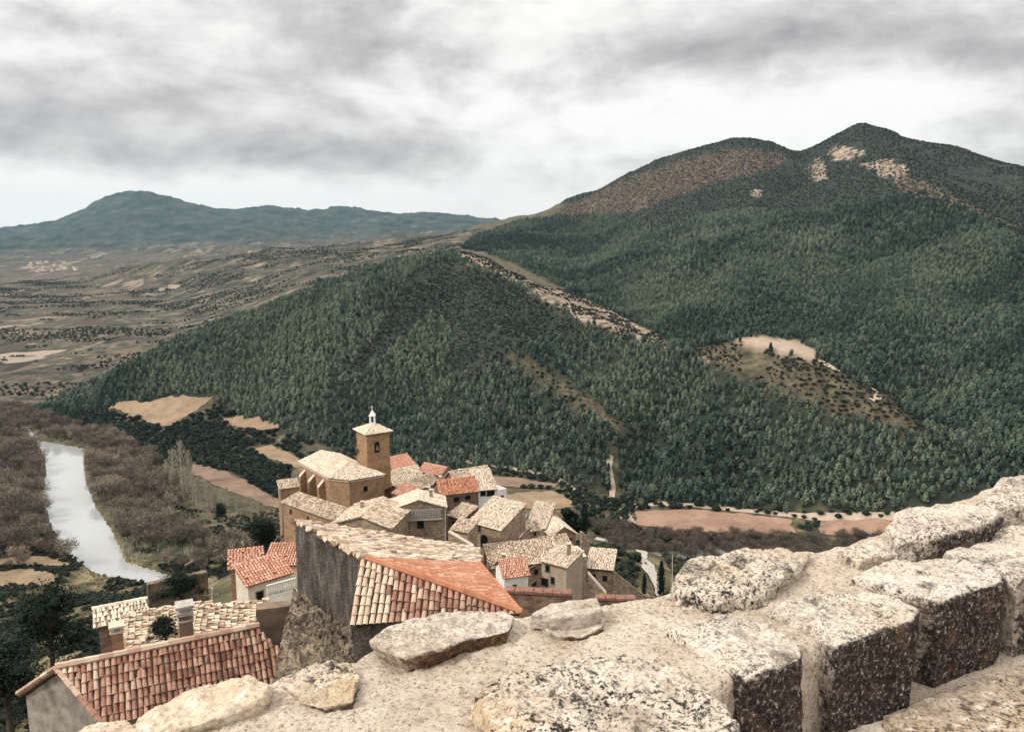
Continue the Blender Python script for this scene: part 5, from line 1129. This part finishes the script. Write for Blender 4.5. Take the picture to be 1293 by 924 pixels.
# ================================================================== the castle parapet in the foreground
ZT, ZF = -1.43, -1.74
WD = unit([.85, .53, 0])[:2]; ND = np.array([-WD[1], WD[0]])
def wn(P): P = np.asarray(P); return P[..., 0]*WD[0]+P[..., 1]*WD[1], P[..., 0]*ND[0]+P[..., 1]*ND[1]
def m_lichen(name, pale, mid, dark, speck=.5, ochre=.35, scale=1., crustc=[(.36, (.014, .011, .011)), (.52, (.042, .032, .028)), (.60, (.20, .165, .14)), (.68, (.62, .57, .52))]):
    t = NT(name); S = scale
    n1 = t.noise(5*S, 10, .68, .3); n2 = t.noise(26*S, 8, .7, .2); n3 = t.noise(90*S, 5, .7); st = t.noise(3.2*S, 8, .7, .8, t.mapped((1, 1, 4.5)))
    c = t.ramp(n1, [(.28, mid), (.5, pale), (.72, tuple(min(.9, x*1.12) for x in pale))])
    c = t.mix(t.ramp(t.noise(2.3*S, 6, .6), [(.50, 0.), (.66, ochre)]), c, (.42, .27, .11))
    v = t.voro(34*S, 'F1', 'Distance'); vm = t.math('ADD', v, t.math('MULTIPLY', n2, .5))
    c = t.mix(t.ramp(n2, [(.54, 0.), (.61, .7)]), c, (.62, .57, .49))
    patch = t.ramp(t.noise(4.2*S, 7, .65, .4), [(.38, .3), (.58, 1.)]); sp_ = t.math('MULTIPLY', patch, speck)
    dk = t.math('MULTIPLY', t.ramp(n2, [(.39, 1.), (.465, 0.)]), sp_)
    c = t.mix(dk, c, dark); c = t.mix(t.math('MULTIPLY', t.ramp(n3, [(.42, 1.), (.49, 0.)]), sp_), c, dark)
    c = t.mix(t.math('MULTIPLY', t.ramp(st, [(.34, 1.), (.42, 0.)]), speck*.9), c, tuple(x*1.3 for x in dark))
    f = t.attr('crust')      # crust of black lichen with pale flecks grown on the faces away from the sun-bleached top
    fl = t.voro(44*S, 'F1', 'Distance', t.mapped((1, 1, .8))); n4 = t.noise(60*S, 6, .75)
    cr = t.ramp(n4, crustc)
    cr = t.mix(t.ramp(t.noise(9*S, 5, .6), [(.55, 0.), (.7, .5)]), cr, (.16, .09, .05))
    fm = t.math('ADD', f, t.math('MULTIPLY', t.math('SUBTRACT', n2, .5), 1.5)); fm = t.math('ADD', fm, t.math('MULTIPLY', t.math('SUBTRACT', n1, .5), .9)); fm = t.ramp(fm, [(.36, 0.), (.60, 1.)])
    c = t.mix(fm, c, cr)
    t.b.inputs['Roughness'].default_value = .95
    t.bump(n1, .5, .03); t.bump(n2, .55, .012); t.bump(n3, .35, .004)
    return t.color(c)
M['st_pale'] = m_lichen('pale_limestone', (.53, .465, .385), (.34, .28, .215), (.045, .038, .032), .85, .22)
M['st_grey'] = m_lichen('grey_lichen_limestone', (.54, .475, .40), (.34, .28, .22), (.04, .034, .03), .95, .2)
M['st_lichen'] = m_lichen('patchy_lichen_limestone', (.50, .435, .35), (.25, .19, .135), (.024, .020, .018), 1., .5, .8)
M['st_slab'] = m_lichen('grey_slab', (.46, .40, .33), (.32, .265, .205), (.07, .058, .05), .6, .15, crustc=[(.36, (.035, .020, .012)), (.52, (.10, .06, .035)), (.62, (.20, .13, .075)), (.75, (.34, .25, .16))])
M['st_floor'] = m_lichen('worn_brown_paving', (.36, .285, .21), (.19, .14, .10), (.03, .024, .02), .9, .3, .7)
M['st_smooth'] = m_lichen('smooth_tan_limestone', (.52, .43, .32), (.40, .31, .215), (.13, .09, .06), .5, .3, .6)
def m_mortar():
    t = NT('sandy_mortar'); n1 = t.noise(4, 8, .6); n2 = t.noise(60, 7, .7); n3 = t.noise(160, 4, .7)
    c = t.ramp(n1, [(.34, (.40, .325, .24)), (.52, (.56, .475, .375)), (.68, (.66, .58, .475))]); c = t.mix(t.ramp(n2, [(.38, .8), (.48, 0.)]), c, (.21, .145, .09)); c = t.mix(t.ramp(n3, [(.36, .8), (.43, 0.)]), c, (.12, .085, .06)); c = t.mix(t.ramp(n2, [(.57, 0.), (.66, .6)]), c, (.74, .65, .53))
    v = t.voro(28, 'F1', 'Distance'); c = t.mix(t.ramp(v, [(.10, .8), (.17, 0.)]), c, (.16, .12, .085))
    t.bump(n1, .5, .05); t.bump(n2, .9, .015); t.bump(n3, .3, .004); return t.color(c)
M['mortar'] = m_mortar()
wc = at_z(850, 800, ZT); par = empty('parapet_wall', (wc[0], wc[1], ZF-6), 'rough castle parapet of lichen covered stone blocks set in sandy mortar across the foreground', 'wall')
FAR = [(-300, 985), (60, 924), (130, 912), (175, 903), (250, 880), (310, 862), (345, 850), (400, 832), (445, 824), (478, 800), (560, 778), (650, 772), (700, 762), (765, 755), (850, 738), (870, 716), (925, 699), (1005, 694), (1060, 684), (1120, 662), (1190, 634), (1240, 612), (1293, 597), (1400, 560), (1600, 512)]
fw_, fn_ = wn(np.array([at_z(u, v, ZT) for u, v in FAR])); o_ = np.argsort(fw_); fw_, fn_ = fw_[o_], fn_[o_]
print('PARAPET w', fw_.round(2), 'n', fn_.round(2))
nw, nn_ = 900, 150; wv = np.linspace(-2.6, min(7.5, fw_.max()), nw); nf = np.interp(wv, fw_, fn_); nf = nf+.03*fbm2(wv, wv*0, .3, 4, 5); n0 = 1.645
tt = np.linspace(0, 1, nn_)[:, None]; Wg = np.broadcast_to(wv[None, :], (nn_, nw)).copy(); Ng = n0+(nf[None, :]-n0)*tt
P3 = np.stack([Wg*2.2, Ng*2.2, np.zeros_like(Wg)], -1); zz = ZT+.03*fbm(P3, 5, 3)+.012*fbm(P3*7, 4, 8)+.006*np.abs(vnoise(P3*22, 4))
edge = np.clip((nf[None, :]-Ng)/.07, 0, 1); zz -= .07*(1-np.sqrt(1-(1-edge)**2)); e2 = np.clip((Ng-n0)/.035, 0, 1); zz -= .035*(1-np.sqrt(1-(1-e2)**2))
# rows added for the inner face (down to the walk) and the outer face (down the castle wall)
kin = 14; zi = np.linspace(0, 1, kin)[:, None]; inz = ZF-.05+(zz[:1]-.002-(ZF-.05))*zi; inn = n0-.004+0*inz+.010*fbm(np.stack([np.broadcast_to(wv, inz.shape)*9, inz*9, inz*0], -1), 4, 6)
ko = 12; zo = np.linspace(1, 0, ko)[:, None]; ouz = -8.5+(zz[-1:]-(-8.5))*zo; oun = nf[None, :]+.002+0*ouz+.05*fbm(np.stack([np.broadcast_to(wv, ouz.shape)*3, ouz*3, ouz*0], -1), 4, 7)*(1-zo)
Wg = np.concatenate([np.broadcast_to(wv, inz.shape), Wg, np.broadcast_to(wv, ouz.shape)]); Ng = np.concatenate([inn, Ng, oun]); zz = np.concatenate([inz, zz, ouz])
grid_mesh('mortar_bed', Wg*WD[0]+Ng*ND[0], Wg*WD[1]+Ng*ND[1], zz, M['mortar'], parent=par)
def stone(outline, ztop, zbot, mat, seed, bev=.06, amp=.02, tilt=(0, 0), dome=.0, label=None, ns=300, crust=1., name='stone_block', parent=par, sc=4., undercut=0., crust_far=0., lay=0.):
    """one stone: outline (photo sight lines met with its top level) -> closed rounded block with a rough surface"""
    P = np.array([at_z(u, v, ztop)[:2] for u, v in outline]); c = P.mean(0)
    s = np.r_[0, np.cumsum(np.hypot(*np.diff(np.r_[P, P[:1]], axis=0).T))]; q = np.linspace(0, s[-1], ns, endpoint=False); PP = np.r_[P, P[:1]]
    C = np.stack([np.interp(q, s, PP[:, k]) for k in (0, 1)], -1)
    for _ in range(3): C = (np.roll(C, 1, 0)+2*C+np.roll(C, -1, 0))/4
    d = C-c; rad = np.hypot(*d.T)[:, None]; rings = []
    nb = 22
    for k in range(nb): f = k/(nb-1); rings.append((0*rad-undercut*(1-f), np.full((ns, 1), zbot+(ztop-bev-zbot)*f)))
    for k in range(1, 12): a = k/12*math.pi/2; rings.append((-bev*(1-math.cos(a))+0*rad, np.full((ns, 1), ztop-bev+bev*math.sin(a))))
    for k in range(0, 46): f = (k+1)/46; rings.append((-(bev+(rad-bev)*min(f, .9995)), np.full((ns, 1), ztop)))
    X = np.array([c+d*((rad+o)/rad) for o, _ in rings]); Zz = np.array([z[:, 0] for _, z in rings])
    rr = np.hypot(*(X-c).transpose(2, 0, 1))/rad.max(); Zz = np.where(Zz > ztop-bev*1.01, Zz+dome*(1-np.clip(rr, 0, 1)**2), Zz)
    Zz = Zz+np.clip((Zz-zbot)/(ztop-zbot), 0, 1)*(tilt[0]*(X[..., 0]-c[0])+tilt[1]*(X[..., 1]-c[1]))
    G = np.concatenate([X, Zz[..., None]], -1)
    # displacement along rough normals
    dn = np.zeros_like(G); ii = np.arange(len(rings)); side = np.clip(1-(ii-nb+1)/11., 0, 1); side[:nb] = 1
    ang = side*math.pi/2; hd = (d/rad); dn[..., :2] = hd[None]*np.sin(ang)[:, None, None]; dn[..., 2] = np.cos(ang)[:, None]
    disp = amp*fbm(G*sc, 5, seed, .58)+amp*.55*fbm(G*sc*4, 4, seed+5, .65)+amp*.28*fbm(G*sc*16, 3, seed+6, .7)-amp*.9*np.clip(fbm(G*np.array([sc*1.2, sc*1.2, sc*.6]), 4, seed+9, ridged=True)-.45, 0, 1)
    if lay: L_ = 5*fbm(G*np.array([2.6, 2.6, 9]), 4, seed+12, .6); F_ = L_-np.floor(L_); disp += lay*(np.floor(L_)+np.clip((F_-.8)*5, 0, 1))/5*1.6
    G = G+dn*disp[..., None]
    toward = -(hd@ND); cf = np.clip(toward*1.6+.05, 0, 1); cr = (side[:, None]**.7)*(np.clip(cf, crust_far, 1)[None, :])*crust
    org = np.array(parent.location); n = len(rings); i = np.arange(n*ns).reshape(n, ns); j = np.roll(i, -1, 1); q4 = np.stack([i[:-1], j[:-1], j[1:], i[1:]], -1).reshape(-1, 4)
    me = bpy.data.meshes.new(name); me.from_pydata((G.reshape(-1, 3)-org).tolist(), [], q4.tolist()); me.polygons.foreach_set('use_smooth', [True]*len(q4))
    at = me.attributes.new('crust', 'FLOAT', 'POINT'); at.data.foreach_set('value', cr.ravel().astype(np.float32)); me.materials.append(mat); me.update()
    o = bpy.data.objects.new(name, me); COL.objects.link(o); o.parent = parent
    if label: o['label'] = label
    return o
S = M
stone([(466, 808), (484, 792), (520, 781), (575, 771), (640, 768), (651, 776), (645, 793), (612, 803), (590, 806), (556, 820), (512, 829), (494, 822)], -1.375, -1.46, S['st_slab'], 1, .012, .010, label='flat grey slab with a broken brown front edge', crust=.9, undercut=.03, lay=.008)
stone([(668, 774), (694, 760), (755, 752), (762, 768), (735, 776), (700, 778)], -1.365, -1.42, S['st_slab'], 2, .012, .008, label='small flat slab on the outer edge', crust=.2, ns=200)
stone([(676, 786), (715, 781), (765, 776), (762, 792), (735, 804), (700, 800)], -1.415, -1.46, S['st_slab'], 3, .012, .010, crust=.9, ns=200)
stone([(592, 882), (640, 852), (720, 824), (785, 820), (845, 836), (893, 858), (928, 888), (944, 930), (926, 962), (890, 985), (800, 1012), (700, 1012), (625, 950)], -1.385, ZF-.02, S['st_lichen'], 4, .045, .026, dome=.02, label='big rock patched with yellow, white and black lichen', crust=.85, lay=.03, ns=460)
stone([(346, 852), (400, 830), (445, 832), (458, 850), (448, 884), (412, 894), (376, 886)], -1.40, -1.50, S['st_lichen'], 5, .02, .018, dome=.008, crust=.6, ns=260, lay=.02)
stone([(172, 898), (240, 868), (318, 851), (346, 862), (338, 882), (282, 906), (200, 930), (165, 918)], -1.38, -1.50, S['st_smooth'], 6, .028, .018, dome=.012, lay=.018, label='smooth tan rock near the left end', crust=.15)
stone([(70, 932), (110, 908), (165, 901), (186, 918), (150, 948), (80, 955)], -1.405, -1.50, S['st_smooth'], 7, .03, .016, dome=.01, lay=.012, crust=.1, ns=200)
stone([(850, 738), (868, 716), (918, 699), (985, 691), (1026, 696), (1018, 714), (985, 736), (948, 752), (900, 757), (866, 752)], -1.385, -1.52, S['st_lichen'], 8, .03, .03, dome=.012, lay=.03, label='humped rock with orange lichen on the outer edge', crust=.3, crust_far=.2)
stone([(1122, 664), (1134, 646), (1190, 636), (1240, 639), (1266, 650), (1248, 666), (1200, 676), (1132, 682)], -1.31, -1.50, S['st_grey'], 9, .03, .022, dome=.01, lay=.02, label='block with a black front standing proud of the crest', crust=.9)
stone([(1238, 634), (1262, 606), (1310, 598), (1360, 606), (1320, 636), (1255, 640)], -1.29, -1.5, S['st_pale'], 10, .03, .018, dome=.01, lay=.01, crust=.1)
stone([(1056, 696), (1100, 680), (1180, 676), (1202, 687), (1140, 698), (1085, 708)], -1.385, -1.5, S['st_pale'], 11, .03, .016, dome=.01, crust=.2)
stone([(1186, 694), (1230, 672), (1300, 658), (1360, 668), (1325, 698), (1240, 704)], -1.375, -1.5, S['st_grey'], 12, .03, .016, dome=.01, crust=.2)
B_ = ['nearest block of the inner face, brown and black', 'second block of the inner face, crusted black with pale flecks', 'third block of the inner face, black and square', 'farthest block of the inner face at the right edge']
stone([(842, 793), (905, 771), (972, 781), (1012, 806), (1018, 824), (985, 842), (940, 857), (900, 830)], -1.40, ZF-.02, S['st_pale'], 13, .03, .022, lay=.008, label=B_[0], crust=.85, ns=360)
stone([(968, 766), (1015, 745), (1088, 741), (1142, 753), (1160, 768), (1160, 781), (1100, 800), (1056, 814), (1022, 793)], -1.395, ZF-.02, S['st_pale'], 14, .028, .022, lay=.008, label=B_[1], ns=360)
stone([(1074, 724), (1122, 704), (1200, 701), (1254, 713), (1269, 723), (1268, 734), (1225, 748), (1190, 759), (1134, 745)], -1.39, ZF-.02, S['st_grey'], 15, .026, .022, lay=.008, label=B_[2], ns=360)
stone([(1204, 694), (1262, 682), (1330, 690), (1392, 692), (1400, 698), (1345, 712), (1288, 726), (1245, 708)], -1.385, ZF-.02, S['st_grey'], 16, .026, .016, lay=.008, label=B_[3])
# the same coursing carried on to both sides of the view
def wpx(w, n, z): P = np.array([w*WD[0]+n*ND[0], w*WD[1]+n*ND[1], z]); u, v, _ = project(P); return (float(u), float(v))
w_ = float(wn(at_z(1398, 698, -1.385)[:2])[0])+.05; wl = float(wn(at_z(640, 960, -1.385)[:2])[0])-.05; rs = random.Random(5)
while w_ < 6.6:
    L_ = rs.uniform(.42, .62); a0, a1 = w_, w_+L_; nb_ = 1.63+rs.uniform(.22, .34); zt_ = -1.39+rs.uniform(-.01, .01)
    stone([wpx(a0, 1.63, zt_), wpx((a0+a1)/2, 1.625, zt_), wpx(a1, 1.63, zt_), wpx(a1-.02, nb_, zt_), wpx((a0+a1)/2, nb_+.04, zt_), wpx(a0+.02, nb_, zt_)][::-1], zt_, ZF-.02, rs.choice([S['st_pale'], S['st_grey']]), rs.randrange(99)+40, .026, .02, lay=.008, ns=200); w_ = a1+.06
# walk behind the parapet
nx = 220; Wg, Ng = np.meshgrid(np.linspace(-2.6, 7.5, nx), np.linspace(-3.5, 1.75, nx)); zz = ZF-.012+.012*fbm(np.stack([Wg*3, Ng*3, Wg*0], -1), 5, 9)
fl = grid_mesh('paved_walk', Wg*WD[0]+Ng*ND[0], Wg*WD[1]+Ng*ND[1], zz, M['mortar']); tag(fl, kind='structure')
for q, (ol, lab) in enumerate([([(1112, 908), (1180, 872), (1293, 836), (1400, 850), (1350, 960), (1150, 955)], 'worn brown paving stone at the foot of the parapet'), ([(1010, 980), (1080, 930), (1130, 960), (1120, 1040), (1000, 1040)], 'paving stone below the nearest inner block'), ([(1300, 830), (1400, 790), (1500, 800), (1450, 860)], 'paving stone beyond the right edge')][:1]):
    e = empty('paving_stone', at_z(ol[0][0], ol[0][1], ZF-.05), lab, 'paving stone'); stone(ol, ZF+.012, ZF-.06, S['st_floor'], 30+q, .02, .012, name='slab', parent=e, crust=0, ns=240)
# ================================================================== sky, sun, camera
def make_world():
    w = bpy.data.worlds.new('World'); SC.world = w; w.use_nodes = True; t = w.node_tree; t.nodes.clear()
    n = lambda k, **a: (lambda o: ([setattr(o, p, q) for p, q in a.items()], o)[1])(t.nodes.new(k)); l = t.links.new
    out = n('ShaderNodeOutputWorld'); bg = n('ShaderNodeBackground'); l(bg.outputs[0], out.inputs[0]); bg.inputs['Strength'].default_value = .1
    sky = n('ShaderNodeTexSky', sky_type='NISHITA', sun_disc=False, sun_elevation=SUN_EL, sun_rotation=SUN_ROT)
    tc = n('ShaderNodeTexCoord').outputs['Generated']
    sep = n('ShaderNodeSeparateXYZ'); l(tc, sep.inputs[0])
    def mth(op, a, b=0., clamp=False):
        o = n('ShaderNodeMath', operation=op, use_clamp=clamp)
        for s, v in zip(o.inputs, (a, b)):
            if isinstance(v, bpy.types.NodeSocket): l(v, s)
            else: s.default_value = v
        return o.outputs[0]
    cb = n('ShaderNodeVectorMath', operation='MULTIPLY'); l(tc, cb.inputs[0]); cb.inputs[1].default_value = (1, 1, 2.1)
    def noise(scale, det, rough, dist=0., off=(0, 0, 0)):
        o = n('ShaderNodeTexNoise'); m = n('ShaderNodeMapping'); m.inputs['Location'].default_value = off; l(cb.outputs[0], m.inputs[0]); l(m.outputs[0], o.inputs['Vector'])
        o.inputs['Scale'].default_value = scale; o.inputs['Detail'].default_value = det; o.inputs['Roughness'].default_value = rough; o.inputs['Distortion'].default_value = dist; return o.outputs['Fac']
    big = noise(4.2, 12, .55, .25, (.4, .2, 3.1)); big_up = noise(4.2, 12, .55, .25, (.4, .2, 3.1+.05)); fine = noise(11., 9, .6, .3, (2, 5, 9.4))
    dens = mth('ADD', mth('MULTIPLY', big, .64), mth('MULTIPLY', fine, .36))
    # lit tops and darker undersides of the cloud lumps
    dens = mth('ADD', dens, mth('MULTIPLY', mth('SUBTRACT', big_up, big), .85))
    # banks and gaps of the cloud deck, by direction in the sky
    for u, v, ru, amp in SKYB:
        d = sight(u, v); d = d/np.linalg.norm(d)
        vm = n('ShaderNodeVectorMath', operation='SUBTRACT'); l(cb.outputs[0], vm.inputs[0]); vm.inputs[1].default_value = (d[0], d[1], d[2]*2.1)
        sc = n('ShaderNodeVectorMath', operation='MULTIPLY'); l(vm.outputs[0], sc.inputs[0]); sc.inputs[1].default_value = (1000/ru[0], 0, 1000/ru[1]/2.1)
        ln = n('ShaderNodeVectorMath', operation='LENGTH'); l(sc.outputs[0], ln.inputs[0])
        wob = mth('ADD', ln.outputs['Value'], mth('MULTIPLY', mth('SUBTRACT', mth('ADD', mth('MULTIPLY', fine, .4), mth('MULTIPLY', big, .6)), .5), 2.6))
        g = mth('SUBTRACT', 1., mth('MULTIPLY', wob, .5), True)
        dens = mth('ADD', dens, mth('MULTIPLY', mth('MULTIPLY', g, g), amp))
    rp = n('ShaderNodeValToRGB'); l(dens, rp.inputs[0]); e = rp.color_ramp.elements
    stops = [(.36, (5.2, 5.1, 4.95)), (.43, (4.75, 4.63, 4.52)), (.49, (4.1, 3.95, 3.87)), (.56, (3.3, 3.14, 3.08)), (.70, (1.9, 1.82, 1.82))]
    while len(e) < len(stops): e.new(.5)
    for i, (p, c) in enumerate(stops): e[i].position = p; e[i].color = (*[x*.1 for x in c], 1)
    ml = n('ShaderNodeVectorMath', operation='SCALE'); l(rp.outputs[0], ml.inputs[0]); l(mth('ADD', 10., mth('MULTIPLY', mth('SUBTRACT', mth('MAXIMUM', sep.outputs[2], .28), .28), 26.)), ml.inputs['Scale'])   # an overcast sky is brightest overhead
    # brighter, clearer strip low on the horizon
    hz_ = mth('SUBTRACT', 1., mth('MULTIPLY', mth('ABSOLUTE', mth('SUBTRACT', sep.outputs[2], .015)), 16.), True)
    m2 = n('ShaderNodeMix', data_type='RGBA'); l(mth('MULTIPLY', hz_, .75), m2.inputs[0]); l(ml.outputs[0], m2.inputs[6]); m2.inputs[7].default_value = (5.3, 5.0, 4.7, 1)
    mx = n('ShaderNodeMix', data_type='RGBA'); mx.inputs[0].default_value = .975; l(sky.outputs[0], mx.inputs[6]); l(m2.outputs[2], mx.inputs[7])
    l(mx.outputs[2], bg.inputs['Color'])
SUN_EL, SUN_AZ = R(43), R(248)      # bearing measured clockwise from the view direction (+Y)
SUN_ROT = SUN_AZ
SKYB = [(635, 65, (110, 80), -.26), (330, 195, (330, 36), .18), (200, 110, (260, 70), .05), (470, 75, (120, 50), .10), (850, 85, (140, 45), .13), (790, 25, (140, 40), .05), (1080, 140, (260, 45), -.22), (1190, 45, (200, 45), .10), (60, 262, (420, 28), -.26), (520, 250, (420, 28), -.22), (1260, 140, (70, 40), .16), (40, 30, (160, 60), -.10), (760, 195, (160, 40), -.12)]
make_world()
sl = bpy.data.lights.new('sun', 'SUN'); sl.energy = 1.5; sl.angle = R(12); sl.color = (1, .94, .85)
so = bpy.data.objects.new('sun', sl); COL.objects.link(so)
sd = Vector((math.sin(SUN_AZ)*math.cos(SUN_EL), math.cos(SUN_AZ)*math.cos(SUN_EL), math.sin(SUN_EL))); so.rotation_euler = sd.to_track_quat('Z', 'Y').to_euler()
HAZE = 2.4e-5
if HAZE:
    mb = MB(); mb.obox((-13000, -60, -420), (26000, 0, 0), (0, 14500, 0), (0, 0, 1000))
    hm = bpy.data.materials.new('haze_air'); hm.use_nodes = True; t = hm.node_tree; t.nodes.clear(); o_ = t.nodes.new('ShaderNodeOutputMaterial'); v_ = t.nodes.new('ShaderNodeVolumePrincipled')
    v_.inputs['Color'].default_value = (.46, .70, .86, 1); v_.inputs['Density'].default_value = HAZE; v_.inputs['Anisotropy'].default_value = .2; t.links.new(v_.outputs[0], o_.inputs['Volume'])
    hb = mb.build('haze', hm); tag(hb, 'pale blue haze over the distant mountains', 'haze', kind='stuff')
cam = bpy.data.cameras.new('camera'); co = bpy.data.objects.new('camera', cam); COL.objects.link(co); SC.camera = co
cam.sensor_width = 36; cam.lens = 36*FPX/1293; cam.clip_start = .05; cam.clip_end = 40000
co.location = (0, 0, 0); co.rotation_euler = (R(90)-PITCH, 0, 0)
SC.view_settings.view_transform = 'Standard'; SC.view_settings.look = 'None'; SC.view_settings.exposure = 1.0; SC.view_settings.gamma = 1
SC.cycles.max_bounces = 5; SC.cycles.diffuse_bounces = 3; SC.cycles.transparent_max_bounces = 6; SC.cycles.volume_bounces = 1; SC.cycles.use_denoising = True
